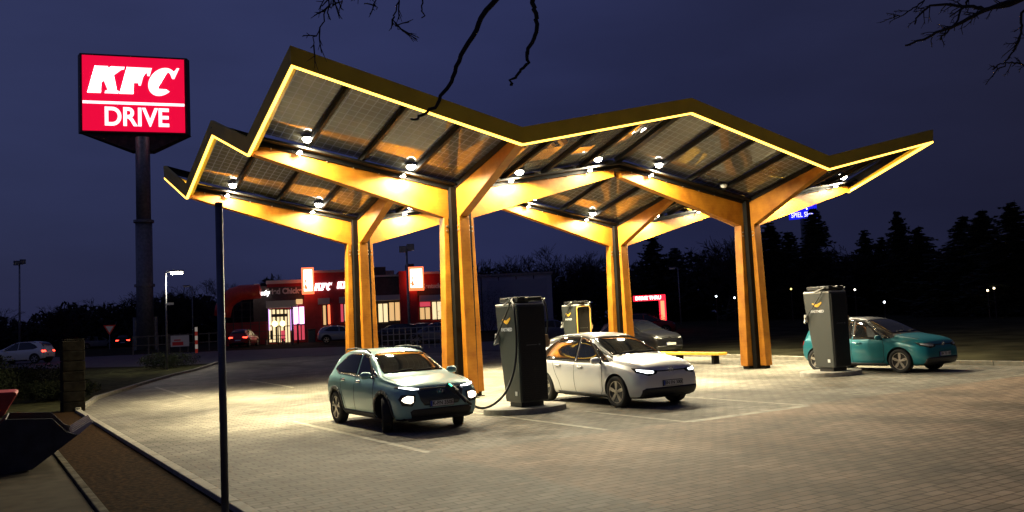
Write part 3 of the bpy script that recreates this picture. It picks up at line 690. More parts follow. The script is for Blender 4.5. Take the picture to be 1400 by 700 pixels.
def car(style, x, y, z, heading, paint_m, label, group=None, roof_m=None, steer=0, lights='off', detail=True, plate=None, tail=0, extra=None):
    st = STYLES[style]; L = st['L']; h = L/2
    t = empty('parked_car', (x, y, z), heading, label, 'car', group)
    body, tree = make_body(st, paint_m, t, roof_m)
    sx = lambda s: h-s
    # windows (left & right) as x,z polygons given in s from the nose
    if style == 'hatch':
        fw = [(1.36, .985), (1.50, 1.08), (2.00, 1.47), (2.32, 1.53), (2.32, .985)]
        qw = [(1.10, .985), (1.32, .985), (1.46, 1.08), (1.86, 1.40), (1.74, 1.35)]
        rw = [(2.37, 1.0), (2.37, 1.535), (2.9, 1.54), (3.15, 1.51), (3.55, 1.34), (3.80, 1.14), (3.50, 1.03)]
        ws = [(1.06, .60), (1.92, .56), (1.92, -.56), (1.06, -.60)]; 
        seams = [[(1.36, .97), (1.30, .80), (1.32, .36), (1.42, .27)], [(2.355, 1.0), (2.37, .6), (2.35, .28)], [(3.25, .98), (3.12, .72), (2.98, .50), (2.93, .28)], [(1.42, .27), (2.93, .27)]]
        handles = [(2.12, .86), (3.0, .885)]
    else:
        fw = [(1.40, 1.045), (1.50, 1.06), (1.98, 1.43), (2.26, 1.475), (2.26, 1.045)]
        qw = [(1.22, 1.045), (1.36, 1.045), (1.48, 1.08), (1.70, 1.26), (1.6, 1.21)]
        rw = [(2.34, 1.06), (2.34, 1.48), (2.85, 1.475), (3.12, 1.43), (3.40, 1.30), (3.62, 1.18), (3.30, 1.09)]
        seams = [[(1.34, 1.03), (1.28, .80), (1.30, .42), (1.40, .33)], [(2.30, 1.05), (2.32, .6), (2.30, .33)], [(3.15, 1.04), (3.05, .72), (2.90, .52), (2.84, .33)], [(1.4, .33), (2.84, .33)]]
        handles = [(2.08, .93), (2.92, .95)]
    for ax in 'LR':
        for poly in (fw, qw, rw): patch(tree, [(sx(s_), zz) for s_, zz in poly], ax, DARKGLASS, 'window', t, off=.003)
        if detail:
            for sm in seams:
                for q in quads([(sx(s_), zz) for s_, zz in sm], .011): patch(tree, q, ax, SEAM, 'door_seam', t, off=.0005, res=.06, thick=.004)
            for hs, hz in handles:
                patch(tree, [(sx(hs-.10), hz-.02), (sx(hs+.10), hz-.02), (sx(hs+.10), hz+.022), (sx(hs-.10), hz+.022)], ax, paint_m if style == 'hatch' else CHROME, 'door_handle', t, off=.022, thick=.02)
            # window trim
            line_ = [(p[0], p[1]) for p in (fw[0], fw[4])] + [rw[0], rw[6], rw[5]]
            for q in quads([(sx(a), b_-.012) for a, b_ in line_], .02): patch(tree, q, ax, SEAM if style == 'hatch' else CHROME, 'window_trim', t, off=.004, thick=.006)
            for q in quads([(sx(a), b_+.014) for a, b_ in ((1.50, 1.075), (fw[2][0], fw[2][1]), (2.35, fw[3][1]+.005), (rw[2][0], rw[2][1]), (rw[3][0], rw[3][1]), (rw[5][0], rw[5][1]))], .028):
                patch(tree, q, ax, (SEAM if roof_m else CLAD), 'window_trim', t, off=.004, thick=.006)
        sill = [(sx(1.32), .2), (sx(L-1.24), .2), (sx(L-1.20), .30 if style == 'hatch' else .34), (sx(1.28), .27 if style == 'hatch' else .34)]
        patch(tree, sill, ax, CLAD, 'sill', t, off=.008, thick=.02)
        if style == 'suv':
            for a in (st['fa'], st['ra']):
                R0, R1 = st['wr']+.057, st['wr']+.125
                for k in range(12):
                    t0 = -.25+(pi+.5)*k/12; t1 = -.25+(pi+.5)*(k+1)/12
                    q = [(sx(a)+R0*cos(t0), st['wr']+R0*sin(t0)), (sx(a)+R1*cos(t0), st['wr']+R1*sin(t0)), (sx(a)+R1*cos(t1), st['wr']+R1*sin(t1)), (sx(a)+R0*cos(t1), st['wr']+R0*sin(t1))]
                    if min(v[1] for v in q) > .2: patch(tree, q, ax, CLAD, 'arch_trim', t, off=.008, thick=.012, res=.1)
    # windscreen and rear window (top projection), roof
    s0, s1 = (1.10, 1.93) if style == 'hatch' else (1.15, 1.95)
    wsp = [(sx(s0), .0), (sx(s0+.015), .35), (sx(s0+.05), .66), (sx(s0+.2), .655), (sx(s1-.08), .575), (sx(s1), .53), (sx(s1+.03), 0), (sx(s1), -.53), (sx(s1-.08), -.575), (sx(s0+.2), -.655), (sx(s0+.05), -.66), (sx(s0+.015), -.35)]
    patch(tree, wsp, 'T', DARKGLASS, 'windscreen', t, off=.004)
    r0_, r1_ = (L-.55, L-.17)
    patch(tree, [(sx(r0_), .5), (sx(r1_), .58), (sx(r1_), -.58), (sx(r0_), -.5)], 'T', DARKGLASS, 'rear_window', t, off=.004)
    if roof_m:
        patch(tree, [(sx(s1+.01), .585), (sx(r0_-.02), .56), (sx(r0_-.02), -.56), (sx(s1+.01), -.585)], 'T', roof_m, 'roof_panel', t, off=.005)
        for sg in (-1, 1):
            patch(tree, [(sx(s0+.0), sg*.70), (sx(s0+.22), sg*.675), (sx(s1+.1), sg*.60), (sx(s1+.1), sg*.67), (sx(s0+.2), sg*.74), (sx(s0-.02), sg*.745)], 'T', roof_m, 'pillar_trim', t, off=.003, thick=.008)
    else:
        for sg in (-1, 1):
            b = MB(); b.tube([(sx(2.0), sg*.60, 1.50), (sx(2.15), sg*.615, 1.575), (sx(2.8), sg*.61, 1.60), (sx(3.35), sg*.59, 1.575), (sx(3.55), sg*.575, 1.50)], .016, 6); b.build('roof_rail', CLAD, t, smooth=True)
    # bonnet edge seams
    if detail:
        for sg in (-1, 1):
            for q in quads([(sx(s0-.05), sg*.74), (sx(.7), sg*.735), (sx(.32), sg*.66)], .01): patch(tree, q, 'T', SEAM, 'bonnet_seam', t, off=.0005, thick=.004)
        b = MB()
        for sg in (1,): b.bar((sx(s0+.02), .05, lz(tree, sx(s0+.02), .05)+.02), (sx(s0+.10), .56, lz(tree, sx(s0+.10), .56)+.02), .02, .015); b.build('wiper', SEAM, t)
        b = MB(); b.bar((sx(s0+.02), -.50, lz(tree, sx(s0+.02), -.5)+.02), (sx(s0+.09), -.02, lz(tree, sx(s0+.09), -.02)+.02), .02, .015); b.build('wiper', SEAM, t)
    # mirrors
    for sg in (-1, 1):
        mz = 1.02 if style == 'hatch' else 1.08
        mo = bpy.data.objects.new('wing_mirror', None); C.objects.link(mo); mo.parent = t; mo.location = (sx(1.40), sg*.98, mz)
        b = MB(); nx_ = 8
        prof_ = [(.0, -.10), (.055, -.085), (.085, -.03), (.085, .03), (.06, .085), (.0, .10)]
        M_ = Matrix.Rotation(pi/2, 4, 'Y')
        b.lathe([(.03, -.10), (.075, -.07), (.088, 0), (.078, .07), (.04, .10)], 14, Matrix.Rotation(pi/2, 4, 'X')); 
        for i_, v in enumerate(b.v): b.v[i_] = (v[0]*.85+.0, v[1]*1.15, v[2]*.85)
        b.build('cover', paint_m, mo, smooth=True)
        b = MB(); b.bar((0, -sg*.05, -.03), (.02, -sg*.17, -.07), .07, .035); b.build('arm', CLAD, mo)
    # wheels
    for a, stg in ((st['fa'], steer), (st['ra'], 0)):
        for sg in (-1, 1): wheel(t, sx(a), sg*(st['hw']-.115), st['wr'], sg, stg, 5, 'star' if style == 'hatch' else 'five')
    # front
    if style == 'hatch':
        hl = HEADL if lights != 'off' else LENS
        for sg in (-1, 1):
            b0 = [(sg*.36, .79), (sg*.80, .86), (sg*.81, .77), (sg*.62, .695), (sg*.42, .73)]
            H = patch(tree, b0, 'F', SEAM, 'headlight', t, off=.004)
            patch(tree, [(sg*.48, .785), (sg*.77, .83), (sg*.78, .795), (sg*.66, .745), (sg*.50, .745)], 'F', hl, 'lens', H, off=.009).parent = H
        patch(tree, [(-.37, .79), (.37, .79), (.37, .77), (-.37, .77)], 'F', SEAM, 'front_strip', t, off=.004)
        patch(tree, [(-.70, .44), (.70, .44), (.76, .40), (.76, .27), (.60, .25), (-.60, .25), (-.76, .27), (-.76, .40)], 'F', CLAD if False else BLACKPL, 'lower_grille', t, off=.006)
        pz = .52; pw = .28
    else:
        for sg in (-1, 1):
            H = patch(tree, [(sg*.42, .84), (sg*.80, .89), (sg*.83, .86), (sg*.60, .80), (sg*.44, .81)], 'F', SEAM, 'daytime_lamp', t, off=.005)
            l_ = patch(tree, [(sg*.45, .833), (sg*.78, .878), (sg*.79, .858), (sg*.60, .812), (sg*.46, .816)], 'F', HEADL if lights != 'off' else LENS, 'lens', H, off=.010)
            H = patch(tree, [(sg*.55, .73), (sg*.80, .74), (sg*.84, .66), (sg*.80, .54), (sg*.62, .52), (sg*.55, .62)], 'F', CLAD, 'headlight', t, off=.006)
            l_ = patch(tree, [(sg*.59, .70), (sg*.70, .715), (sg*.78, .68), (sg*.80, .64), (sg*.76, .60), (sg*.66, .575), (sg*.60, .60)], 'F', FOGL if lights != 'off' else LENS, 'lens', H, off=.014)
        patch(tree, [(-.40, .825), (.40, .825), (.50, .80), (.44, .62), (.36, .52), (-.36, .52), (-.44, .62), (-.50, .80)], 'F', mat('grille_blue_grey', (.03, .045, .06), .35, coat=.5), 'grille', t, off=.006)
        patch(tree, [(-.42, .838), (.42, .838), (.42, .826), (-.42, .826)], 'F', CHROME, 'grille_trim', t, off=.012)
        patch(tree, [(-.60, .46), (.60, .46), (.66, .42), (.62, .29), (-.62, .29), (-.66, .42)], 'F', BLACKPL, 'lower_grille', t, off=.008)
        patch(tree, [(-.74, .30), (.74, .30), (.66, .245), (-.66, .245)], 'F', CLAD, 'bumper_trim', t, off=.012)
        pz = .545; pw = .26
    # badge
    bx = lx(tree, 0, .79 if style == 'hatch' else .76)
    b = MB(); 
    if style == 'hatch': b.tube([(bx+.012, .065*cos(a), .79+.065*sin(a)) for a in [2*pi*k/20 for k in range(21)]], .007, 6)
    else: b.tube([(bx+.015, .085*cos(a), .76+.045*sin(a)) for a in [2*pi*k/20 for k in range(21)]], .007, 6)
    if style == 'hatch': b.tube([(bx+.012, -.035, .83), (bx+.012, 0, .74), (bx+.012, .035, .83)], .006, 6)
    else: b.tube([(bx+.015, -.04, .73), (bx+.015, -.02, .79)], .008, 6); b.tube([(bx+.015, .02, .73), (bx+.015, .04, .79)], .008, 6); b.tube([(bx+.015, -.03, .76), (bx+.015, .03, .76)], .008, 6)
    b.build('badge', CHROME, t)
    # plates
    for ax_, pzz in (('F', pz), ('B', .62)):
        P = patch(tree, [(-pw, pzz-.062), (pw, pzz-.062), (pw, pzz+.062), (-pw, pzz+.062)], ax_, BLACKPL, 'number_plate', t, off=.012, res=.3, thick=.014)
        sg = 1 if ax_ == 'F' else -1
        xx = lx(tree, 0, pzz, sg) + sg*.024
        b = MB(); b.box((xx-.003, -pw+.012, pzz-.052), (xx+.003, pw-.012, pzz+.052)); b.build('face', PLATE, P)
        b = MB(); b.box((xx-.004+sg*.002, (-pw+.012) if sg < 0 else (-pw+.012), pzz-.05), (xx+.004+sg*.002, -pw+.05, pzz+.05)) if sg > 0 else b.box((xx-.006, pw-.05, pzz-.05), (xx+.002, pw-.012, pzz+.05)); b.build('blue_band', PLBLUE, P)
        if plate and ax_ == 'F':
            text_obj('characters', plate, .10, frame((xx+.004, .02, pzz), (0, 1, 0), (0, 0, 1)), INK, P, bold=.0015, depth=.002)
    # rear lamps
    for sg in (-1, 1):
        patch(tree, [(sg*.45, .92), (sg*.80, .93), (sg*.80, .80), (sg*.45, .84)], 'B', TAILR if tail == 0 else mat('tail_lit', (1, .05, .03), .3, emis=tail, ecol=(1, .04, .02)), 'tail_lamp', t, off=.008)
    patch(tree, [(-.5, .45), (.5, .45), (.5, .3), (-.5, .3)], 'B', BLACKPL, 'rear_bumper_trim', t, off=.008)
    return t, tree
def lz(tree, x, y):
    l, n_, i, d = tree.ray_cast(Vector((x, y, 4)), Vector((0, 0, -1))); return l.z if l else 1
def lx(tree, y, z, sg=1):
    l, n_, i, d = tree.ray_cast(Vector((sg*5, y, z)), Vector((-sg, 0, 0))); return l.x if l else 2*sg
HD = -pi/2
TEAL = paint('teal_paint', (.24, .44, .46)); WHT = paint('white_car_paint', (.74, .75, .76)); TURQ = paint('turquoise_paint', (.012, .17, .21)); BLKP = paint('black_roof_paint', (.012, .012, .013))
NAVY = paint('dark_car_paint', (.006, .006, .008)); SILV = paint('silver_paint', (.3, .31, .34)); BLUEG = paint('blue_grey_paint', (.10, .12, .18)); REDP = paint('red_paint', (.3, .02, .02))
kona, ktree = car('suv', 7.50, 15.28-.83+2.10, 0, HD, TEAL, 'light teal small suv with lit headlights and a charging cable plugged into its nose', steer=-.42, lights='on', plate='K-FN 350E')
kona.scale = (.96, .96, .98); kona.location.x = 7.42; kona.location.y = 16.62
car('hatch', 12.74, 15.0-.84+2.13, 0, HD, WHT, 'white hatchback with black roof charging between the columns', roof_m=BLKP, lights='on', plate='BN FN 300E')
car('hatch', 23.2, 15.35-.84+2.13, 0, HD+.03, TURQ, 'turquoise hatchback with black roof parked beside the right charging station', roof_m=BLKP, plate='BN TD 100')
# ---------------------------------------------------------------- cable from the charger into the suv
plugpt = Vector((8.03 - .30, 14.42, .80))
kw = kona.location
b = MB()
src = Vector((9.93-.08, 15.9, 2.44))
pts = [src] + [at(*q) for q in ((703, 425, 18.35), (706, 470, 18.35), (703, 505, 18.3), (692, 535, 18.1), (676, 552, 17.7), (659, 558, 17.2), (645, 553, 16.75), (633, 543, 16.4), (623, 534, 16.2))]
t = empty('charging_cable', (8.9, 14.7, 0), 0, 'black charging cable drooping from the near charger to the nose of the teal suv', 'cable')
b.tube([p-Vector((8.9, 14.7, 0)) for p in cab(pts)], .025, 8); b.build('cable', CABLE, t, smooth=True)
O_ = Vector((8.9, 14.7, 0)); q0 = at(625, 536, 16.25)-O_; q1 = at(615, 527, 16.25)-O_; q1 = q0+(q1-q0)+Vector((0, .10, .02))
b = MB(); b.bar(q0, q1, .085, .10); b.tube([q0-(q1-q0)*.9+Vector((0, 0, -.05)), q0], [.028, .036], 8); b.build('plug', BLACKPL, t, bevel=.01)
b = MB(); b.bar(q0.lerp(q1, .55)+Vector((-.02, -.05, .035)), q0.lerp(q1, .85)+Vector((-.02, -.05, .035)), .03, .02); b.build('status_light', mat('green_led', (.1, .8, .4), .4, emis=2.0, ecol=(.1, 1, .55)), t)

# ---------------------------------------------------------------- facing frames for far things
def faceframe(px, py, d, dz=None, yaw=0):
    """point on terrain at distance d; local x runs right as seen, local y away"""
    p = gd(px, d) if dz is None else at(px, py, d)
    a = atan2(p.y, p.x) - pi/2 + yaw
    return p, a
def rsc(d): return d/1186.4       # metres per photo pixel at distance d

# big pylon sign
D = 92; p, a = faceframe(199, 484, D); k = rsc(D)*.985
sg = empty('pylon_sign', p, a-.07, 'tall pylon with red illuminated fast food sign reading KFC DRIVE', 'sign')
base_z = p.z; hz = lambda py: at(187, py, D).z - p.z
zt_, zm_, zb_ = hz(79), hz(142), hz(180)
xl, xr = -70*k, 52*k
b = MB(); zpole = zb_-1.2
segs = [0, zpole*.33, zpole*.62, zpole*.63, zpole]
b.tube([(0, 0, 0), (0, 0, zpole*.62)], .78, 20); b.build('mast', GREYSTEEL, sg, smooth=True)
b = MB(); b.tube([(0, 0, zpole*.62), (0, 0, zpole+.6)], .68, 20); b.build('mast', GREYSTEEL, sg, smooth=True)
for zc_ in (.31, .62):
    b = MB(); b.tube([(0, 0, zpole*zc_-.15), (0, 0, zpole*zc_+.1)], .95, 20); b.build('flange', GREYSTEEL, sg)
for xo in (-.9, .9):
    b = MB(); b.tube([(xo, .2, 0), (xo, .2, 3.2)], .22, 10); b.build('mast_stay', GREYSTEEL, sg)
tri = lambda x, y: (x, y)
cx_ = (xl+xr)/2; Wd = xr-xl; apex = (cx_+1.0, Wd*.55)
b = MB(); foot = [(xl-.2, -.05), (xr+.25, -.05), (xr+.5, .7), (apex[0]+.8, apex[1]), (apex[0]-.8, apex[1]), (xl-.5, .9)]
b.prism(foot, lambda x, y: (x, y, zb_-.15), lambda x, y: (x, y, zt_+.2))
b.v = [(x, y-(.0), z) for x, y, z in b.v]; b.build('casing', mat('sign_casing', (.05, .04, .035), .5, noise=.3, nscale=1), sg)
b = MB(); b.add([(xl-.2, .2, zb_-.16), (xr+.2, .2, zb_-.16), (xr+.6, .9, zb_-.16), (apex[0], apex[1]-.5, zb_-.16), (xl-.3, .9, zb_-.16), (1.0, -.2, zb_-1.9), (-1.0, -.2, zb_-1.9), (1.0, 1.5, zb_-1.9), (-1, 1.5, zb_-1.9)],
   [(0, 1, 5, 6), (1, 2, 7, 5), (2, 3, 8, 7), (3, 4, 6, 8), (4, 0, 6)]); b.build('bracket_frame', mat('rust_frame', (.06, .04, .03), .7, noise=.5, nscale=2), sg)
REDE = mat('sign_red', (.7, .01, .04), .4, emis=.85, ecol=(1, .003, .052)); WHE = mat('sign_white', (1, 1, 1), .4, emis=1.6, ecol=(1, .97, 1))
b = MB(); b.box((xl, -.14, zb_), (xr, -.052, zt_)); b.build('red_panel', REDE, sg)
b = MB(); b.box((xl+.03, -.17, zm_-.13), (xr-.03, -.142, zm_+.13)); b.build('divider', WHE, sg)
def kfc_mesh(h, y, x0, z0, sc_x=1.0, shear=.28):
    """bold slanted slab letters K F C, drawn as polygons; h = cap height"""
    polys = []
    K_ = [(0,0),(.48,0),(.48,.09),(.40,.11),(.40,.38),(.47,.46),(.70,.12),(.62,.09),(.62,0),(1.12,0),(1.12,.09),(1.03,.12),(.70,.60),(.98,.88),(1.08,.91),(1.08,1),(.62,1),(.62,.91),(.70,.88),(.40,.56),(.40,.89),(.48,.91),(.48,1),(0,1),(0,.91),(.11,.89),(.11,.11),(0,.09)]
    F_ = [(0,0),(.50,0),(.50,.09),(.41,.11),(.41,.42),(.58,.42),(.61,.33),(.69,.33),(.69,.67),(.61,.67),(.58,.56),(.41,.56),(.41,.87),(.76,.87),(.84,.70),(.92,.70),(.92,1),(0,1),(0,.91),(.11,.89),(.11,.11),(0,.09)]
    C_ = []
    for i in range(0, 31):
        a = radians(50+(318-50)*i/30); C_.append((.50+.50*cos(a), .5+.53*sin(a)))
    for i in range(0, 25):
        a = radians(312-(312-52)*i/24); C_.append((.57+.26*cos(a), .5+.38*sin(a)))
    C_ += [(.84, .63), (.92, .63), (1.0, 1.04), (.91, 1.04), (.87, .95)]
    bmm = bmesh.new()
    for poly, xo in ((K_, 0), (F_, 1.16), (C_, 2.10)):
        lift = .0
        vs = [bmm.verts.new(((x0+(px_+xo+py_*shear)*h*sc_x), y, z0+py_*h)) for px_, py_ in poly]
        bmm.faces.new(vs)
    bmesh.ops.triangulate(bmm, faces=bmm.faces)
    r = bmesh.ops.extrude_face_region(bmm, geom=bmm.faces[:])
    bmesh.ops.translate(bmm, verts=[v for v in r['geom'] if isinstance(v, bmesh.types.BMVert)], vec=(0, -.05, 0))
    bmesh.ops.recalc_face_normals(bmm, faces=bmm.faces)
    me = bpy.data.meshes.new('lettering'); bmm.to_mesh(me); bmm.free(); return me
ch = (zt_-zm_)*.58
me = kfc_mesh(ch, -.143, xl+.45, zm_+(zt_-zm_)*.20, sc_x=(Wd*.90)/(ch*3.38)); me.materials.append(WHE)
o = bpy.data.objects.new('lettering', me); C.objects.link(o); o.parent = sg
text_obj('lettering', 'DRIVE', (zm_-zb_)*.92, frame(((xl+xr)/2+.2, -.145, (zm_+zb_)/2-.05), (1, 0, 0), (0, 0, 1)), WHE, sg, bold=.055, depth=.03, sx=.86)

# fast food restaurant
D = 88; kf = rsc(D); p, a = faceframe(470, 472, D)
p0K, aK = p.copy(), a
K = empty('restaurant', p, a, 'low dark red fast food restaurant with lit windows and illuminated signs', 'restaurant')
def plane_x(px, p, a):
    r = ray(px, 455); n_ = Vector((-sin(a), cos(a), 0)); t_ = (p.x*n_.x+p.y*n_.y)/(r.x*n_.x+r.y*n_.y)
    return (r.x*t_-p.x)*cos(a)+(r.y*t_-p.y)*sin(a)
def rx(px): return plane_x(px, p0K, aK)
def rz(px, py): return (470.8-.047*(px-470)-py)*kf
DRED = mat('restaurant_red', (.34, .018, .025), .6, noise=.15, nscale=2); RDK = mat('restaurant_dark', (.055, .04, .038), .6, noise=.2); WHB = mat('restaurant_band', (.55, .5, .48), .6)
WINL = mat('window_warm', (1, .8, .5), .4, emis=.8, ecol=(1, .60, .24)); WINB = mat('window_bright', (1, .9, .7), .4, emis=1.15, ecol=(1, .76, .40)); PINK = mat('door_pink', (1, .4, .7), .4, emis=3.2, ecol=(1, .42, .78)); PRED = mat('panel_pink_red', (.8, .1, .15), .5, emis=.6, ecol=(1, .1, .16))
SIGNW = mat('facade_sign_white', (1, 1, 1), .4, emis=3.5, ecol=(1, .98, .95)); SIGNO = mat('facade_sign_orange', (1, .3, .1), .4, emis=2.2, ecol=(1, .16, .06)); PURP = mat('purple_light', (.6, .2, .9), .4, emis=1.6, ecol=(.75, .4, 1))
def rb(name, x0, x1, y0, y1, dep0, dep1, mt, ref=None):
    """box between photo columns x0..x1 and rows y0(top)..y1(bottom, None=ground)"""
    xm = (x0+x1)/2 if ref is None else ref
    b = MB(); zt = rz(xm, y0); zb = rz(xm, y1) if y1 is not None else -.4
    b.box((rx(x0), dep0, zb), (rx(x1), dep1, zt)); return b.build(name, mt, K)
rb('wall', 345, 366, 399, None, 1.5, 9, RDK); rb('wall', 366, 417, 394, None, .5, 12, DRED); rb('wall', 417, 482, 380, None, 0, 12, DRED)
rb('wall', 482, 548, 385, None, .6, 12, RDK); rb('wall', 548, 572, 377, None, -.3, 11, DRED); rb('wall', 572, 641, 379, None, .4, 12, DRED)
rb('cornice', 365, 417.5, 391, 395.5, .3, 12.2, WHB); rb('cornice', 416, 482.5, 377.5, 380.4, -.2, 12.2, WHB); rb('cornice', 482, 548, 383, 385.4, .4, 12.2, WHB); rb('cornice', 571, 642, 376.5, 379.5, .2, 12.2, WHB)
rb('fascia_band', 366, 417, 400, 418, .2, .5, RDK); rb('fascia_band', 482, 548, 388, 411, .3, .6, RDK); rb('fascia_band', 572, 641, 400, 411, .1, .4, RDK)
rb('entrance_canopy', 366, 408, 419, 428, -1.2, .5, WHB); rb('entrance_canopy', 436, 452, 415, 423, -.5, 0, WHB); rb('entrance_canopy', 465, 481, 413, 421, -.5, 0, WHB); rb('entrance_canopy', 484, 548, 411, 418, -.7, .6, WHB); rb('entrance_canopy', 575, 641, 409, 417, -.7, .4, WHB)
rb('door_canopy_light', 407, 415, 417, 423, -1.3, -.2, WINL)
def window(x0, x1, y0, y1, mt, dep, cols=2, rows=1):
    zt = rz((x0+x1)/2, y0); zb = rz((x0+x1)/2, y1)
    f = bpy.data.objects.new('window', None); C.objects.link(f); f.parent = K; f.location = (rx((x0+x1)/2), dep, 0); w = rx(x1)-rx(x0)
    b = MB(); b.box((-w/2, -.03, zb), (w/2, .04, zt)); b.build('pane', mt, f)
    b = MB()
    for i in range(cols+1): x = -w/2+w*i/cols; b.box((x-.05, -.09, zb-.05), (x+.05, -.032, zt+.05))
    for i in range(rows+1): z = zb+(zt-zb)*i/rows; b.box((-w/2-.05, -.085, z-.045), (w/2+.05, -.033, z+.045))
    b.build('frame', RDK, f); return f
f = window(367, 377, 430, 474, WINB, .44, 2, 2); window(378, 388, 430, 474, WINB, .44, 2, 2); window(389, 397, 430, 474, WINB, .44, 2, 2)
window(401, 417, 426, 450, PINK, .44, 2, 1); window(401, 417, 450.5, 471, PRED, .44, 3, 1); window(442, 447, 424, 451, WINL, -.06, 1, 1); window(448.5, 453, 423, 450, SIGNO, -.06, 1, 1)
window(466, 471, 422, 447, PRED, -.06, 1, 1); window(471.5, 478, 422, 446, WINB, -.06, 1, 1)
window(518, 532, 421, 447, WINB, .54, 2, 1); window(533, 549, 419, 445, WINL, .54, 2, 1); window(575, 590, 426, 443, WINL, .34, 2, 1); window(592, 606, 418, 443, WINB, .34, 2, 1)
rb('menu_board', 576, 590, 419, 425, .25, .38, PRED)
for x_ in (367.5, 397.5, 400):
    rb('light_tube', x_, x_+.8, 430, 458, .2, .3, PURP)
# posters inside / lights
for x0_, x1_, y0_, y1_, mt_ in ((384, 389, 458, 472, PRED), (369, 373, 458, 470, RDK), (371, 394, 436, 440, RDK)): rb('interior_panel', x0_, x1_, y0_, y1_, .30, .36, mt_)
# illuminated box signs: plain glowing panels
for x0_, x1_, y0_, y1_, dd in ((415, 431.5, 375, 410, -.9), (560, 581, 372, 404, -1.0)):
    rb('light_box', x0_, x1_, y0_, y1_, dd, dd+.5, SIGNO); rb('light_box_face', x0_+3, x1_-2.2, y0_+3, y1_-4, dd-.05, dd-.005, SIGNW)
    b = MB(); b.prism([(x0_+3, y1_-9), (x0_+5, y1_-13), (x0_+4, y1_-18), (x0_+6.5, y1_-20), (x0_+6, y1_-13), (x0_+8, y1_-8), (x0_+5.5, y1_-5)], lambda u, v: (rx(u), dd-.08, rz(u, v)), lambda u, v: (rx(u), dd-.055, rz(u, v))); b.build('light_box_print', mat('print_orange', (.8, .3, .1), .5, emis=1.0, ecol=(1, .35, .10)), K)
# facade words
def word(px, py, txt, hpx, mt_, dep, bold=.03, sx=1., shear=.2):
    return text_obj('facade_lettering', txt, hpx*kf*1.38, frame((rx(px), dep, rz(px, py)), (1, 0, 0), (0, 0, 1)), mt_, K, bold=bold, depth=.04, shear=shear, sx=sx)
GREYL = mat('faint_glow_letters', (.5, .45, .42), .6, emis=.03)  # a faint glow is put into letters that have no lamp
for px_, py_, hh, dd in ((435, 405, 10, -.08), (466, 402, 9.5, -.08)):
    me = kfc_mesh(hh*kf, dd, rx(px_)-.25, rz(px_, py_), .70); me.materials.append(WHE); o = bpy.data.objects.new('facade_lettering', me); C.objects.link(o); o.parent = K
word(357, 409, 'Kentucky', 6.4, SIGNW, .05, sx=.68, bold=.015); word(392, 406, 'Fried Chicken', 7.5, GREYL, .12, sx=.88, shear=0); word(594, 397, 'Kentucky', 6, GREYL, .3, sx=.9, shear=0)
rb('white_box', 347, 354, 396, 406, 1.2, 1.6, WHB)
rb('roof_plant', 516, 533, 368, 384, 4, 8, RDK); rb('roof_plant', 534, 546, 372, 384, 5, 7, GREYSTEEL); rb('roof_plant', 564, 575, 362, 374, 5, 7, RDK)
# slide tube and play frame
slide = empty('play_frame', K.matrix_basis @ Vector((rx(333), -.5, 0)), a, 'red tube slide and dark netted play frame left of the restaurant', 'play frame')
SLR = mat('slide_red', (.7, .05, .03), .4, noise=.1)
b = MB(); b.tube([(rx(px_)-rx(333), -.2+i_*.05, rz(px_, py_)) for i_, (px_, py_) in enumerate(((358, 407), (345, 408), (332, 409), (321, 413), (312, 420), (307, 430), (305, 440)))], [.7, .72, .75, .8, .8, .8, .8], 14); b.build('slide_tube', SLR, slide, smooth=True)
b = MB(); 
for i in range(6):
    b.box((-1.7+i*.8-.04, .3, -.3), (-1.7+i*.8+.04, .38, 4.2)); 
for i in range(6): b.box((-1.7, .3, .5+i*.72), (2.3, .36, .55+i*.72))
b.build('net_frame', RDK, slide)
b = MB(); b.box((-1.6, .5, -.3), (2.2, 1.0, 2.2)); b.build('play_wall', DRED, slide)
# grey hall to the right
D2 = 104; kh = rsc(D2); p2, a2 = faceframe(700, 462, D2)
H = empty('hall', p2, a2, 'pale grey flat roofed hall to the right of the restaurant', 'building')
HW = mat('hall_cladding', (.42, .44, .50), .6, noise=.1, nscale=.5)
b = MB(); hz2 = lambda px, py: (459.5-.047*(px-700)-py)*kh
b.box(((636-700)*kh, 0, -.5), ((757-700)*kh, 22, hz2(700, 386))); b.build('wall', HW, H)
b = MB(); b.box(((636-700)*kh-.2, -.2, hz2(700, 386)), ((757-700)*kh+.2, 22.2, hz2(700, 383))); b.build('roof_edge', GREYSTEEL, H)
b = MB(); 
for i in range(1, 5): b.box(((636-700+i*24)*kh, -.05, 0), ((636-700+i*24)*kh+.12, 0, hz2(700, 387)))
b.build('wall_seam', RDK, H)
b = MB(); b.box(((668-700)*kh, -.06, hz2(700, 450)), ((750-700)*kh, -.01, hz2(700, 392))); b.build('wall_panel', mat('hall_panel', (.34, .36, .42), .6), H)

# bins, posts and tables in front of the restaurant
def local_thing(px, dep=-2): 
    return K.matrix_basis @ Vector((rx(px), dep, 0))
for px_, w_, hpx, lab in ((427, 9, 17, 'dark waste bin in front of the red wall left of two bins'), (448, 9, 19, 'dark waste bin under the lit orange window, right of two bins')):
    t = empty('waste_bin', local_thing(px_, -1.6), a, lab, 'bin', 'waste bins at the restaurant'); w = w_*kf/2; h_ = hpx*kf
    b = MB(); b.box((-w, -w, -.15), (w, w, h_-.15)); b.build('body', mat('bin_dark', (.03, .04, .05), .5), t, bevel=.04)
    b = MB(); b.box((-w-.03, -w-.03, h_-.15), (w+.03, w+.03, h_)); b.build('lid', BLACKPL, t, bevel=.04)
t = empty('picnic_table', local_thing(378, -2.6), a, 'picnic table in front of the lit glass front', 'table')
b = MB(); b.box((-1.0, -.4, .74), (1.0, .4, .80)); b.build('tabletop', RDK, t)
for y_ in (-.75, .75):
    b = MB(); b.box((-1.0, y_-.14, .42), (1.0, y_+.14, .47)); b.build('seat', RDK, t)
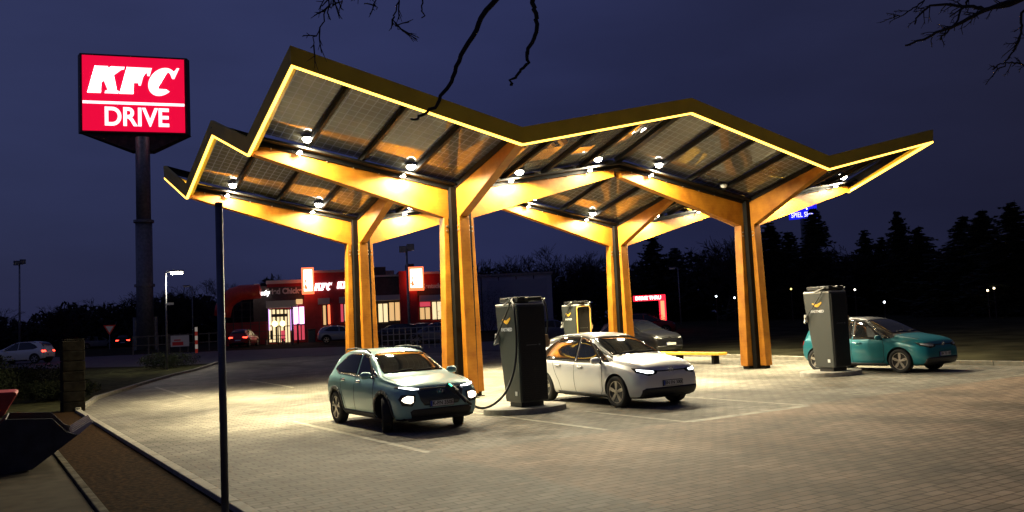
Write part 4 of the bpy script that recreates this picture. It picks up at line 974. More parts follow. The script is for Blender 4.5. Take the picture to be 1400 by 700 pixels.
for x_ in (-.75, .75):
    b = MB(); b.box((x_-.05, -.75, -.1), (x_+.05, .75, .42)); b.build('leg', RDK, t)
def simple_pole(px, d, top_py, r, label, lamp=None, cat='pole', mt_=None, name='pole', group=None, headw=.3):
    p_, a_ = faceframe(px, 0, d); t = empty(name, p_, a_, label, cat, group); h_ = at(px, top_py, d).z-p_.z
    b = MB(); b.tube([(0, 0, -.2), (0, 0, h_*.5), (0, 0, h_)], [r, r*.85, r*.7], 10); b.build('mast', mt_ or GALV, t, smooth=True)
    return t, h_
simple_pole(400, 82, 418, .09, 'thin grey pole in front of the restaurant entrance', name='signpost')
simple_pole(407.5, 84, 442, .1, 'short dark bollard post in front of the pink lit door', mt_=RDK, name='signpost')
# two globe lights on one post
t, h_ = simple_pole(380.5, 84, 447, .07, 'short lamp post with two round yellow globes before the glass front', mt_=RDK, name='globe_lamp', cat='street lamp')
for sx_ in (-.28, .42):
    b = MB(); b.lathe([(.02, h_+.0), (.2, h_+.12), (.26, h_+.3), (.2, h_+.5), (.03, h_+.58)], 14); b.v = [(x+sx_, y, z) for x, y, z in b.v]; b.build('globe', mat('globe_yellow', (1, .8, .3), .4, emis=5, ecol=(1, .72, .25)), t, smooth=True)
b = MB(); b.bar((-.3, 0, h_), (.44, 0, h_), .05, .05); b.build('arm', RDK, t)

# ---------------------------------------------------------------- lamps and masts
def street_lamp(px, d, top_py, label, lit, side=1, r=.06, group='street lamps', cam_box=False, base_py=None, arm=.55, power=260):
    t, h_ = simple_pole(px, d, top_py, r, label, name='street_lamp', cat='street lamp', group=group)
    b = MB(); b.bar((0, 0, h_-.02), (side*arm, -.05, h_+.04), .07, .06); b.build('arm', GALV, t)
    b = MB(); b.box((side*arm*.35, -.16, h_+.0), (side*(arm+.35), .06, h_+.10)) if side > 0 else b.box((side*(arm+.35), -.16, h_), (side*arm*.35, .06, h_+.10)); b.build('lamp_head', GREYSTEEL, t, bevel=.02)
    x0_, x1_ = sorted((side*arm*.5, side*(arm+.3)))
    b = MB(); b.box((x0_, -.16, h_-.12), (x1_, .06, h_-.004)); b.build('lens', mat('street_glow', (1, .95, .8), .4, emis=55, ecol=(1, .93, .72)) if lit else WHITEP, t)
    if lit:
        l = bpy.data.lights.new('lamp', 'POINT'); l.energy = power; l.color = (1, .92, .72); l.shadow_soft_size = .15
        lo = bpy.data.objects.new('lamp', l); C.objects.link(lo); lo.parent = t; lo.location = (side*arm, -.05, h_-.22)
    if cam_box:
        b = MB(); b.box((-.05, -.12, h_*.66), (.38, .1, h_*.66+.12)); b.build('camera_box', WHITEP, t)
    return t
street_lamp(228, 50, 372, 'lit street lamp on a pale pole beside the kerb right of the pylon', True, cam_box=True, power=420)
street_lamp(264, 95, 391, 'thin unlit street lamp against the trees right of the lit lamp', False, side=-1)
street_lamp(931, 88, 366, 'unlit street lamp on a pole right of the red glowing gantry', False, side=-1)
def flood_mast(px, d, top, label):
    t, h_ = simple_pole(px, d, top, .12, label, name='floodlight_mast', cat='mast', group='floodlight masts')
    for i_ in (-.35, .4):
        b = MB(); b.box((i_*.8-.3, -.2, h_-.15+i_*.2), (i_*.8+.3, .15, h_+.35+i_*.2)); b.build('floodlight', GREYSTEEL, t, bevel=.03)
    b = MB(); b.bar((-.4, 0, h_-.1), (.4, 0, h_-.1), .08, .08); b.build('crossbar', GALV, t)
flood_mast(27, 110, 360, 'tall unlit floodlight mast at the far left against the sky'); flood_mast(560, 70, 341, 'unlit floodlight mast rising in front of the restaurant sign')

# near signpost
t = empty('signpost', gd(303, 9.75), 0, 'dark grey steel post standing in the mulch bed in the foreground', 'post'); ht = 3.37
b = MB(); b.tube([(0, 0, 0), (0, 0, ht)], .039, 20); b.build('tube', mat('post_grey', (.10, .11, .14), .45, .3, noise=.15, nscale=8), t, smooth=True)
b = MB(); b.lathe([(.043, ht-.03), (.043, ht+.01), (.03, ht+.02)], 20); b.build('cap', BLACKPL, t)
b = MB(); b.lathe([(.11, 0), (.11, .05), (.06, .06)], 20); b.build('collar', CONC, t)

# blue pylon beyond the canopy
D = 150; p, a_ = faceframe(1107, 0, D); kk = rsc(D)
t = empty('pylon_sign', p, a_, 'blue illuminated SPIEL sign on a tall mast behind the conifers', 'sign'); zc = at(1101, 290, D).z-p.z
BLUE = mat('sign_blue', (.02, .02, .7), .4, emis=.9, ecol=(.01, .015, 1))
b = MB(); b.box((-17*kk, -.3, zc-8.5*kk), (18*kk, .3, zc+11*kk)); b.build('blue_panel', BLUE, t)
text_obj('lettering', 'SPIEL SPIEL', 9*kk, frame((1*kk, -.36, zc-3.5*kk), (1, 0, 0), (0, 0, 1)), WHE, t, bold=.0, depth=.03, sx=.72)
b = MB(); b.tube([(6*kk, -.36, zc+3*kk), (5*kk, -.36, zc+6*kk), (8*kk, -.36, zc+8.5*kk), (12*kk, -.36, zc+8*kk)], .09, 6); b.tube([(-10*kk, -.36, zc+4*kk), (-6*kk, -.36, zc+6*kk)], .09, 6); b.build('emblem', SIGNW, t)
b = MB(); b.tube([(0, 0, -1), (0, 0, zc-8*kk)], .45, 12); b.build('mast', GREYSTEEL, t)

# red glowing drive-through gantry
D = 72; p, a_ = faceframe(890, 0, D); kk = rsc(D); gz_ = lambda py: at(890, py, D).z-p.z
t = empty('height_gantry', p, a_, 'red glowing drive-through gantry right of the third column', 'gantry')
RG = mat('gantry_red', (1, .05, .05), .4, emis=1.6, ecol=(1, .02, .05)); OG = mat('gantry_orange', (1, .4, .2), .4, emis=2.0, ecol=(1, .28, .12))
b = MB(); b.box((-22*kk, -.15, gz_(411)), (21*kk, .15, gz_(403.5))); b.build('beam', RG, t)
b = MB(); b.box((12*kk, -.15, gz_(442)), (21*kk, .15, gz_(411))); b.build('post', RG, t)
b = MB(); b.box((14*kk, -.2, gz_(440)), (19*kk, -.16, gz_(412))); b.build('arrow_panel', OG, t)
text_obj('lettering', 'DRIVE THRU', 4.6*kk*1.4, frame((-2*kk, -.2, gz_(407.4)), (1, 0, 0), (0, 0, 1)), SIGNW, t, bold=.01, depth=.01, sx=.95)
# yield sign
D = 105; p, a_ = faceframe(150, 0, D); kk = rsc(D)
t = empty('yield_sign', p, a_, 'red and white triangular yield sign left of the pylon', 'sign'); zc = at(150, 449, D).z-p.z
b = MB(); b.tube([(0, .05, 0), (0, .05, zc)], .05, 8); b.build('post', GALV, t)
T = lambda s_, y_: [(-s_, y_, zc+s_*.58), (s_, y_, zc+s_*.58), (0, y_, zc-s_*1.15)]
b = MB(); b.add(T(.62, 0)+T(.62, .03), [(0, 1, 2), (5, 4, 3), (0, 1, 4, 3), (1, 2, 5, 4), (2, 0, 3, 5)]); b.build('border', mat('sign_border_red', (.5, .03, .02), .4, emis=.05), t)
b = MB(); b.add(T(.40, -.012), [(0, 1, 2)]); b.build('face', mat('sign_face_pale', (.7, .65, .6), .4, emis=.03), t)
# fence with banner, barrier
FNC = mat('old_timber', (.16, .14, .11), .9, noise=.3)
def fence(pxs, d, hpx0, label, rails=2, mt_=FNC, name='fence', postw=.1, w=.07):
    k_ = rsc(d); P = [gd(q, d) for q in pxs]; o_ = P[0]
    t = empty(name, o_, 0, label, 'fence'); h_ = hpx0*k_
    for q in P:
        b = MB(); v = q-o_; b.box((v.x-postw/2, v.y-postw/2, v.z-.1), (v.x+postw/2, v.y+postw/2, v.z+h_)); b.build('post', mt_, t)
    for i in range(rails):
        b = MB(); zz = h_*(.93-.45*i)
        for q0, q1 in zip(P, P[1:]): b.bar((q0-o_)+Vector((0, 0, zz)), (q1-o_)+Vector((0, 0, zz)), w, w*1.3)
        b.build('rail', mt_, t)
    return t
fence([182, 203, 216, 231, 246, 257, 270, 286, 298], 78, 24, 'low timber post and rail fence beside the pylon foot', rails=2)
p, a_ = faceframe(246, 0, 77); kk = rsc(77); t = empty('banner', p, a_, 'white banner with red stripes tied to the timber fence', 'banner')
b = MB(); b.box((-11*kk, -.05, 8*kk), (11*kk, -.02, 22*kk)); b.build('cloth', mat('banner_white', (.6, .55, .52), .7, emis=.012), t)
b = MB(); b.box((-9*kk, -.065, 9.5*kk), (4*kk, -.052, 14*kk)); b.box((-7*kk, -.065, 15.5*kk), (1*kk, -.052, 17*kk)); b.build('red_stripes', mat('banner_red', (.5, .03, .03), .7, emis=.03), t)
p, a_ = faceframe(268.5, 0, 74); kk = rsc(74); t = empty('barrier_post', p, a_, 'red and white striped barrier post glowing beside the banner', 'post')
for i in range(6):
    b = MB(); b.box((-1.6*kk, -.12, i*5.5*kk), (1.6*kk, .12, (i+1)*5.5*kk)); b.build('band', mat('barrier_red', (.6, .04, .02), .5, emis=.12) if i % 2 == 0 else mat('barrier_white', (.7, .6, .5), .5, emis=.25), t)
# bike-stand style steel railing behind the second column
def railing():
    d = 58; k_ = rsc(d); P = [gd(q, d) for q in (522, 530, 538, 546, 554, 562, 570, 578, 586, 594, 602, 609)]; o_ = P[0]
    t = empty('steel_railing', o_, 0, 'grey steel grid railing between the second and first column', 'railing')
    for q in P:
        b = MB(); v = q-o_; b.tube([(v.x, v.y, v.z), (v.x, v.y, v.z+30*k_)], .035, 6); b.build('upright', GALV, t)
    for zz in (29, 21, 13, 5):
        b = MB(); b.tube([(q-o_)+Vector((0, 0, zz*k_)) for q in P], .03, 6); b.build('rail', GALV, t)
railing()

# ---------------------------------------------------------------- parked cars behind
def put(px, d, heading_off=0): p_, a_ = faceframe(px, 0, d); return p_, a_+heading_off
def far_car(px, d, style, pm, rot, label, **k):
    p_, a_ = put(px, d, rot); t, _ = car(style, p_.x, p_.y, p_.z, a_, pm, label, group='cars parked around the lot', detail=False, **k); return t
p_, a_ = put(872, 40)
car('hatch', p_.x, p_.y, p_.z, HD, NAVY, 'black car parked behind the white hatchback beside the third column', group='cars parked around the lot', roof_m=BLKP)
far_car(467, 80, 'suv', SILV, 0, 'pale grey van-like car at the restaurant left of the second column')
far_car(537, 66, 'hatch', NAVY, pi, 'dark car behind the steel railing, leftmost of three')
far_car(566, 67, 'suv', NAVY, pi*.94, 'dark tall car behind the steel railing, in front of the light box', )
far_car(594, 66, 'hatch', BLUEG, pi, 'blue grey car behind the steel railing, next to the first column')
far_car(755, 56, 'suv', BLUEG, .5, 'blue grey estate car parked between the near and far charging stations')
far_car(880, 62, 'hatch', REDP, .3, 'dark red car parked under the red glowing gantry')
far_car(30, 74, 'hatch', WHT, pi*.82, 'white car with glowing red tail lamp driving off at the far left', tail=9)
p_, a_ = put(334, 84, 1.3); car('hatch', p_.x, p_.y, p_.z, a_, REDP, 'dark red car with two tail lamps glowing by the play frame', group='cars parked around the lot', detail=False, tail=5)
p_, a_ = put(134, 125, .2); car('hatch', p_.x, p_.y, p_.z, a_, SILV, 'distant pale car on the road left of the yield sign', group='cars parked around the lot', detail=False, lights='on', tail=4)
p_, a_ = put(172, 120, 1.4); car('suv', p_.x, p_.y, p_.z, a_, NAVY, 'distant dark car with red lamp between yield sign and pylon', group='cars parked around the lot', detail=False, tail=5)

# ---------------------------------------------------------------- loader bucket, gate pillar at the left
p = gd(57, 15.6); a_ = atan2(p.y, p.x)-pi/2
t = empty('wheel_loader', p, a_, 'red loader with dark toothed bucket lowered on the path at the left edge', 'loader')
kk = 15.6/1186.4*.86; BK = mat('bucket_steel', (.035, .036, .042), .7, .1, noise=.4, nscale=4)
prof = [(-58, 0), (-8, 0), (46, 38), (50, 44), (12, 40), (-4, 12), (-44, 12), (-48, 60), (-58, 64)]
outer = [(-50, 0), (-12, 3), (44, 44), (30, 50), (12, 70), (-44, 74), (-62, 56), (-64, 16)]
P2 = lambda pr, y: [(q[0]*kk, y, q[1]*kk) for q in pr]
for y_ in (0, 1.5):
    b = MB(); b.prism(outer, lambda u, v: (u*kk, y_, v*kk), lambda u, v: (u*kk, y_+.03, v*kk)); b.build('side_plate', BK, t)
b = MB(); back = [(44, 44), (-12, 3), (-50, 0), (-64, 16), (-62, 56), (-44, 74)]
for q0, q1 in zip(back, back[1:]):
    dx_, dz_ = q1[0]-q0[0], q1[1]-q0[1]; L_ = hypot(dx_, dz_); nx_, nz_ = dz_/L_*1.6, -dx_/L_*1.6
    b.add([(q0[0]*kk, .03, q0[1]*kk), (q1[0]*kk, .03, q1[1]*kk), (q1[0]*kk, 1.5, q1[1]*kk), (q0[0]*kk, 1.5, q0[1]*kk), ((q0[0]+nx_)*kk, .03, (q0[1]+nz_)*kk), ((q1[0]+nx_)*kk, .03, (q1[1]+nz_)*kk), ((q1[0]+nx_)*kk, 1.5, (q1[1]+nz_)*kk), ((q0[0]+nx_)*kk, 1.5, (q0[1]+nz_)*kk)], [(3,2,1,0),(4,5,6,7),(0,1,5,4),(1,2,6,5),(2,3,7,6),(3,0,4,7)])
b.build('bucket_shell', BK, t)
for i in range(5):
    y_ = .12+i*.31
    b = MB(); b.prism([(36, 42), (38, 48), (62, 62), (64, 59), (46, 44)], lambda u, v: (u*kk, y_, v*kk), lambda u, v: (u*kk, y_+.07, v*kk)); b.build('tooth', mat('tooth_steel', (.55, .5, .45), .5), t)
b = MB(); b.bar((-50*kk, .6, 50*kk), (-130*kk, .6, 75*kk), .14, .2); b.build('arm', BLACKPL, t)
b = MB(); b.bar((-50*kk, 1.1, 50*kk), (-130*kk, 1.1, 75*kk), .14, .2); b.build('arm', BLACKPL, t)
RBODY = mat('loader_red', (.32, .025, .02), .5, noise=.2)
b = MB(); b.prism([(-30, 106), (-33, 109), (-190, 112), (-190, 60), (-60, 70), (-46, 78)], lambda u, v: (u*kk, .35, v*kk), lambda u, v: (u*kk, 1.35, v*kk)); b.build('body', RBODY, t, bevel=.03)
b = MB(); b.box((-47*kk, .5, 82*kk), (-43.5*kk, .56, 90*kk)); b.build('marker_lamp', mat('marker_pale', (.8, .7, .5), .4, emis=.5), t)
for x_ in (-84, -168):
    for y_ in (.1, 1.25):
        wp = bpy.data.objects.new('wheel', None); C.objects.link(wp); wp.parent = t; wp.location = (x_*kk-.2, y_, .5)
        b = MB(); b.lathe([(.25, -.16), (.45, -.17), (.5, -.12), (.5, .12), (.45, .17), (.25, .16)], 24, Matrix.Rotation(pi/2, 4, 'X')); b.build('tyre', RUBBER, wp)
        b = MB(); b.lathe([(.26, -.12), (.26, .12), (.1, .15)], 20, Matrix.Rotation(pi/2, 4, 'X')); b.build('rim', RBODY, wp)
p = gp(105, 562); b = MB()
for i in range(7):
    z0_ = i*.29; j = random.uniform(-.012, .012); b.box((-.29+j, -.29, z0_), (.29+j, .29, z0_+.28))
b.box((-.27, -.27, 2.03), (.27, .27, 2.07))
o = b.build('gate_pillar', mat('pillar_stone', (.018, .016, .013), 1, spec=.04, noise=.4, nscale=6, bump=1), bevel=.02); o.location = (p.x-.1, p.y, 0); o.rotation_euler.z = .05
tag(o, 'dark square stone pillar at the corner where the kerb meets the mulch bed', 'pillar')

# ---------------------------------------------------------------- vegetation
BARK = mat('bark', (.035, .03, .025), .95, noise=.3, nscale=6, bump=.5); NEED = mat('needles', (.022, .032, .018), .9, noise=.4, nscale=1.5); LEAF = mat('dark_leaves', (.014, .018, .009), .95, spec=.1, noise=.5, nscale=2); TWIG = mat('twigs', (.03, .026, .023), .95)
def bare_tree_mesh(h, seed, spread=.5, levels=4, n=4):
    rd = random.Random(seed); tr = MB(); tw = MB()
    def grow(p, d, L, r, lv):
        pts = [p]; rs = [r]; segs = 4 if lv < 2 else 3
        for i in range(segs):
            d = (d + Vector((rd.gauss(0, .15), rd.gauss(0, .15), rd.gauss(.03, .08)))).normalized(); p = p + d*L/segs; pts.append(p); rs.append(max(.018, r*(1-.55*(i+1)/segs)))
        (tr if lv < 2 else tw).tube(pts, rs, 6 if lv < 2 else 3, cap=False)
        if lv >= levels: return
        for k in range(n+ (2 if lv == 0 else rd.randint(0, 1))):
            q = rd.uniform(.3, 1) if lv else rd.uniform(.32, 1); idx = min(int(q*segs), segs-1); fr = q*segs-idx
            b0 = pts[idx].lerp(pts[idx+1], fr); a = rd.uniform(0, 2*pi); tilt = rd.uniform(.45, 1.0)
            o1 = d.orthogonal().normalized(); o2 = d.cross(o1); nd = (d*cos(tilt)+(o1*cos(a)+o2*sin(a))*sin(tilt)); nd.z += .15
            grow(b0, nd.normalized(), L*rd.uniform(.5, .72), rs[idx]*.55, lv+1)
    grow(Vector((0, 0, -.3)), Vector((0, 0, 1)), h*.5, h*.017, 0)
    return tr, tw
def conifer_mesh(h, seed, w=.2, sparse=0):
    rd = random.Random(seed); tr = MB(); nd = MB()
    tr.tube([(0, 0, -.3), (0, 0, h*.5), (rd.uniform(-.1, .1), 0, h)], [h*.014, h*.009, .01], 6)
    z = h*.10
    while z < h*.985:
        f = (z/h); L = h*w*(1-f)**.8*rd.uniform(.7, 1.15)+.12
        nb = rd.randint(7, 10)
        for k in range(nb):
            if rd.random() < sparse: continue
            a = rd.uniform(0, 2*pi); l = L*rd.uniform(.45, 1.3); droop = rd.uniform(-.5, .25)
            d = Vector((cos(a), sin(a), 0)); s_ = Vector((-sin(a), cos(a), 0)); o_ = Vector((0, 0, min(h*.98, z+rd.uniform(-.25, .25))))
            m_ = max(3, int(l/.30))
            for i in range(m_):
                t0 = (i+.2)/m_; c = o_+d*l*t0+Vector((0, 0, droop*l*t0*t0*1.2)); ww = (1-t0)*.40*l+.14
                for sg_ in (-1, 1):
                    e_ = c+s_*sg_*ww*rd.uniform(.7, 1.1)+d*ww*.6+Vector((0, 0, rd.uniform(-.22, .02)*ww-.04)); q = .11+.07*l*.5
                    nd.add([c-d*q, c+d*q+Vector((0, 0, .05)), e_+Vector((0, 0, rd.uniform(-.03, .05)))], [(0, 1, 2)])
                    nd.add([c+Vector((0, 0, .05)), c-Vector((0, 0, .12)), e_-Vector((0, 0, .06))], [(0, 1, 2)])
            tr.tube([o_, o_+d*l*.5+Vector((0, 0, droop*l*.3)), o_+d*l+Vector((0, 0, droop*l*1.2))], [.03, .02, .008], 3, cap=False)
        z += h*.024*rd.uniform(.7, 1.3)
    return tr, nd
def leaf_cloud(mb, c, R, n, rd, size=.12):
    for i in range(n):
        while True:
            v = Vector((rd.uniform(-1, 1), rd.uniform(-1, 1), rd.uniform(-1, 1)))
            if .25 < v.length < 1: break
        p_ = Vector(c)+Vector((v.x*R[0], v.y*R[1], v.z*R[2])); a = Vector((rd.gauss(0, 1), rd.gauss(0, 1), rd.gauss(0, 1))).normalized(); b_ = a.orthogonal().normalized(); s_ = size*rd.uniform(.6, 1.4)
        mb.add([p_-a*s_, p_+b_*s_*.5, p_+a*s_, p_-b_*s_*.5], [(0, 1, 2, 3)])
def mk(mb, name, mt_):
    me = bpy.data.meshes.new(name); me.from_pydata([tuple(v) for v in mb.v], [], mb.f); me.materials.append(mt_); return me
BT = []; 
for sd in range(4):
    tr, tw = bare_tree_mesh(10, 50+sd, levels=4, n=5); BT.append((mk(tr, 'trunk', BARK), mk(tw, 'crown', TWIG)))
CT = []
for sd, (w, sp_) in enumerate(((.30, 0), (.36, .05), (.26, 0), (.42, .2))):
    tr, nd = conifer_mesh(10, 20+sd, w, sp_); CT.append((mk(tr, 'trunk', BARK), mk(nd, 'crown', NEED)))
def tree(kind, v, px, d, top_py, label, group, wx=1.0):
    p_ = gd(px, d); h_ = at(px, top_py, d).z-p_.z; s_ = h_/(10.0 if kind == 'conifer' else 9.2)
    me = (CT if kind == 'conifer' else BT)[v % 4]
    t = empty('conifer_tree' if kind == 'conifer' else 'bare_tree', p_, random.uniform(0, 6), label, 'tree', group); t.scale = (s_*wx, s_*wx, s_)
    for nm, m_ in zip(('trunk', 'crown'), me):
        o_ = bpy.data.objects.new(nm, m_); C.objects.link(o_); o_.parent = t
GL = 'bare trees along the far left'; 
for i, (px, d, top, w, lab) in enumerate(((-30, 120, 425, 1.3, 'bare tree at the left edge of the frame'), (45, 135, 435, 1.3, 'low bare tree behind the white car at the far left'), (92, 125, 418, 1.3, 'rounded bare tree left of the yield sign'), (115, 140, 412, 1.2, 'bare tree just left of the yield sign, behind it'),
    (160, 130, 410, 1.3, 'bare tree between the yield sign and the pylon mast'), (185, 120, 396, 1.3, 'broad bare tree directly behind the pylon mast'), (222, 118, 392, 1.3, 'broad bare tree behind the lit street lamp'), (258, 125, 390, 1.3, 'tall bare tree behind the unlit street lamp'), (300, 115, 386, 1.3, 'bare tree left of the slide tube'), (332, 125, 384, 1.2, 'bare tree behind the slide tube'))):
    tree('bare', i, px, d, top, lab, GL, w*1.25)
GM = 'bare trees behind the restaurant and hall'
for i, (px, d, top, lab) in enumerate(((378, 115, 374, 'bare tree above the left end of the restaurant'), (405, 125, 383, 'small bare tree behind the restaurant word sign'), (470, 125, 366, 'bare tree behind the restaurant left of the second column'), (528, 120, 364, 'bare tree behind the roof plant between the columns'), (655, 125, 352, 'bare tree behind the hall next to the first column'), (682, 118, 350, 'leafless tree above the left part of the hall'), (728, 125, 338, 'widest bare tree above the hall'), (765, 122, 342, 'bare tree above the right corner of the hall'), (800, 120, 340, 'bare tree left of the third column'), (826, 128, 350, 'thin bare tree close to the third column'), (878, 115, 345, 'bare tree right of the third column'))):
    tree('bare', i+1, px, d, top, lab, GM, 1.25)
GR = 'dark conifers along the right side'
for i, (px, d, top, kind, w, lab) in enumerate(((898, 105, 322, 'conifer', 1.1, 'pointed conifer right of the third column'), (928, 110, 340, 'conifer', 1.2, 'lower conifer behind the unlit lamp'), (960, 112, 335, 'bare', 1.1, 'bare tree between two conifers left of the fourth column'), (990, 100, 312, 'bare', 1.0, 'tall thin bare tree left of the fourth column'),
    (1060, 95, 305, 'conifer', 1.3, 'broad conifer right of the fourth column'), (1085, 100, 318, 'conifer', 1.2, 'conifer directly below the blue sign'), (1122, 95, 285, 'conifer', 1.15, 'tall conifer right of the blue sign'), (1150, 100, 330, 'bare', 1.3, 'low bare tree right of the tall conifer'), (1190, 98, 315, 'conifer', 1.0, 'narrow conifer between two taller ones'), (1212, 100, 325, 'conifer', .9, 'small narrow conifer left of the pointed one'),
    (1237, 96, 289, 'conifer', .95, 'tall pointed conifer alone against the sky'), (1265, 95, 310, 'conifer', 1.2, 'ragged conifer right of the tall pointed one'), (1288, 105, 345, 'bare', 1.2, 'low bare tree in the gap of the conifer row'), (1325, 84, 296, 'conifer', 1.35, 'broad ragged conifer left of the last one'), (1352, 82, 288, 'conifer', 1.45, 'broadest dark conifer near the right edge'), (1398, 78, 275, 'conifer', 1.3, 'conifer cut off by the right edge'))):
    tree(kind, i, px, d, top-3, lab, GR, w*1.3)
# far woodland that reads as one dark mass
b = MB(); rd = random.Random(3)
for px in range(-120, 1560, 9):
    d = rd.uniform(122, 150) if px < 860 else rd.uniform(104, 125); p_ = gd(px, d)
    top = (432 if px < 60 else 425 if px < 150 else 408 if px < 340 else 395 if px < 640 else 372 if px < 860 else 350 if px < 1060 else 338) + rd.uniform(-9, 16) + 7*sin(px*.045)+5*sin(px*.11+1) + (12 if 1140 < px < 1180 or 1275 < px < 1310 else 0)
    h_ = max(2.5, at(px, top, d).z-p_.z)
    leaf_cloud(b, p_+Vector((0, 0, h_*.45)), (2.6, 2.6, h_*.58), 420, rd, .42)
o = b.build('woodland', mat('woodland_dark', (.014, .016, .012), .95), fix=False); tag(o, 'dark mass of woodland behind the whole site', 'woodland', kind='stuff')
# shrubs
def shrub(px, py, w, h, label, n=1400, d=None, group='dark shrubs'):
    p_ = gp(px, py) if d is None else gd(px, d); t = empty('shrub', p_, 0, label, 'shrub', group); rd = random.Random(px)
    b = MB(); 
    for i in range(5): leaf_cloud(b, (rd.uniform(-.4, .4)*w, rd.uniform(-.3, .3)*w, h*rd.uniform(.35, .6)), (w*.45, w*.4, h*.42), n//2, rd, .045)
    me = mk(b, 'crown', LEAF); o_ = bpy.data.objects.new('crown', me); C.objects.link(o_); o_.parent = t
    b = MB()
    for i in range(5): b.tube([(rd.uniform(-.1, .1), rd.uniform(-.1, .1), -.05), (rd.uniform(-.4, .4)*w, rd.uniform(-.3, .3)*w, h*.7)], [.03, .01], 5)
    me = mk(b, 'stems', BARK); o_ = bpy.data.objects.new('stems', me); C.objects.link(o_); o_.parent = t
shrub(241, 503, 2.4, 1.0, 'low shrub at the foot of the lit street lamp'); shrub(14, 548, 2.6, 1.35, 'tall dark shrub behind the loader at the left edge', 2600); shrub(70, 548, 2.0, .8, 'dark shrub between the loader and the gate pillar', 1800)
shrub(-30, 560, 2.4, 2.2, 'dark shrub cut off by the left edge', 2200); shrub(668, 0, 7.5, 5.6, 'large dark bush in front of the hall', 2600, d=86); shrub(889, 0, 1.5, 1.9, 'round dark bush inside the red glowing gantry', 1200, d=70)
shrub(706, 0, 4.0, 2.6, 'low dark bush right of the large one before the hall', 1500, d=84)
# far points of light among the trees
for px_, py_, d_, col_, e_, lab in ((981, 405, 80, (.8, .92, 1), 9, 'distant white lamp glowing left of the fourth column'), (1006, 407, 82, (.85, .93, 1), 9, 'distant white lamp glowing right beside the fourth column'), (1210, 413, 76, (.8, .88, 1), 12, 'brightest distant lamp among the trees above the turquoise car'), (1171, 396, 80, (1, .9, .75), 6, 'faint distant lamp right of the right charging station'),
        (1352, 397, 72, (1, .75, .45), 5, 'distant warm lamp low in the trees near the right edge'), (1361, 394, 74, (1, .8, .5), 4, 'distant warm lamp, rightmost in the trees'), (1084, 395, 84, (1, .75, .2), 4, 'distant yellow lamp behind the top of the right charging station')):
    p_, a_ = faceframe(px_, 0, d_); t = empty('distant_lamp', p_, a_, lab, 'lamp', 'distant lamps in the trees'); zz = at(px_, py_, d_).z-p_.z
    b = MB(); b.tube([(0, 0, -.1), (0, 0, zz)], .03, 6); b.build('mast', RDK, t)
    b = MB(); b.lathe([(.02, zz-.08), (.07, zz-.04), (.08, zz+.02), (.03, zz+.08)], 10); b.build('lens', mat('distant_glow_%d%d' % (px_ % 100, e_), (1, 1, 1), .5, emis=e_, ecol=col_), t, smooth=True)
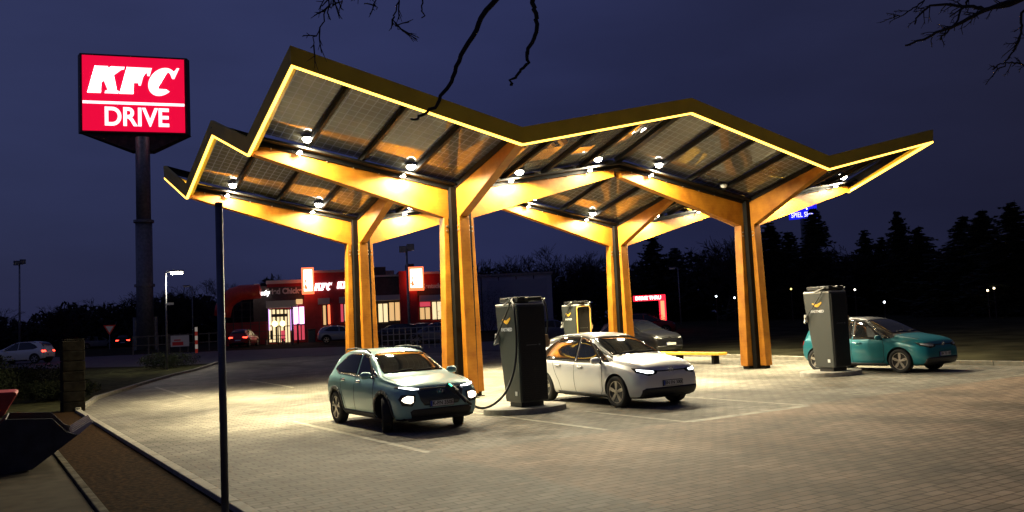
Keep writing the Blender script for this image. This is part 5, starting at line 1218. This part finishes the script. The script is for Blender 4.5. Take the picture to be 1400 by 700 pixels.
# overhanging bare trees near the camera
def limb_tree(name, base, trunk_h, limbs, label):
    t = empty(name, base, 0, label, 'tree', None); rd = random.Random(11)
    b = MB(); top = Vector((rd.uniform(-.2, .2), .2, trunk_h)); b.tube([(0, 0, -.1), (0.05, 0, trunk_h*.4), top], [.26, .20, .14], 12); b.build('trunk', BARK, t, smooth=True)
    for pts, r0_, r1_, twigs in limbs:
        P = [top*.92] + [p-Vector(base) for p in pts]; n_ = len(P); b = MB()
        Q = cab(P); m_ = len(Q); R = [max(r1_, .09*(1-i/m_*5)) if i < m_*.1 else r0_+(r1_-r0_)*((i-m_*.1)/(m_*.9)) for i in range(m_)]
        Q = [q+Vector((rd.gauss(0, .008), rd.gauss(0, .008), rd.gauss(0, .008))) for q in Q]
        b.tube(Q, R, 7)
        for k_ in range(twigs):
            i_ = rd.randint(int(m_*.45), m_-2); d = (Q[i_+1]-Q[i_]).normalized(); a = rd.uniform(0, 2*pi); o1 = d.orthogonal().normalized(); o2 = d.cross(o1)
            q0 = Q[i_]; L_ = rd.uniform(.05, .2)
            nd_ = (d*.7+(o1*cos(a)+o2*sin(a))*.7); q1 = q0+nd_*L_*.5; nd_ = (nd_+Vector((rd.gauss(0, .3), rd.gauss(0, .3), -.1))); q2 = q1+nd_*L_*.5
            b.tube([q0, q1, q2], [.006, .005, .003], 4)
            for kk_ in range(3):
                e_ = Vector((rd.gauss(0, .3), rd.gauss(0, .3), rd.gauss(0, .3))); b.tube([q1.lerp(q2, kk_/3), q1.lerp(q2, kk_/3)+(nd_+e_*2)*L_*.25], [.004, .002], 3)
        b.build('branch', BARK, t, smooth=True)
A = lambda d, *pp: [at(x_, y_, d) for x_, y_ in pp]
limb_tree('bare_tree', (3.2, -1.6, 0), 5.2, [
    (A(6.0, (760, -260), (705, -60), (672, 5), (640, 58), (620, 105), (600, 138), (576, 158), (562, 166)), .026, .007, 0),
    (A(6.0, (740, -200), (728, -30), (729, 5), (735, 35), (722, 70), (720, 88), (703, 106), (700, 118)), .022, .007, 0),
    (A(6.0, (520, -160), (465, -40), (450, 5), (438, 35), (425, 66)), .008, .003, 13),
    (A(6.0, (560, -140), (548, -30), (543, 5), (538, 30), (549, 40)), .008, .003, 6),
    (A(6.0, (610, -140), (580, -40), (576, 2), (579, 25)), .009, .004, 0),
    (A(6.0, (540, -120), (505, -40), (512, 0), (515, 14)), .007, .003, 5),
    (A(6.0, (500, -120), (475, -40), (470, -5), (468, 12)), .006, .003, 7)], 'bare tree behind the viewpoint whose dark twigs hang into the top of the frame')
limb_tree('bare_tree', (19.5, 1.0, 0), 6.5, [
    (A(11, (1520, -60), (1420, -12), (1384, 2), (1352, 12), (1312, 32), (1275, 48), (1238, 62)), .040, .010, 26),
    (A(11, (1520, -60), (1400, -2), (1352, 12), (1320, 8), (1272, 8), (1250, 32)), .034, .008, 16),
    (A(11, (1500, -60), (1340, -20), (1322, 2), (1303, 36), (1283, 54)), .020, .008, 12),
    (A(11, (1460, -80), (1290, -20), (1262, 2), (1238, 18), (1222, 22)), .014, .005, 10),
    (A(11, (1520, -60), (1408, 5), (1396, 40), (1390, 62), (1374, 84), (1356, 94)), .018, .006, 14),
    (A(11, (1520, 40), (1430, 80), (1400, 88), (1376, 87), (1355, 104)), .016, .006, 12)], 'bare tree beyond the right edge reaching dark twigs into the upper right corner')
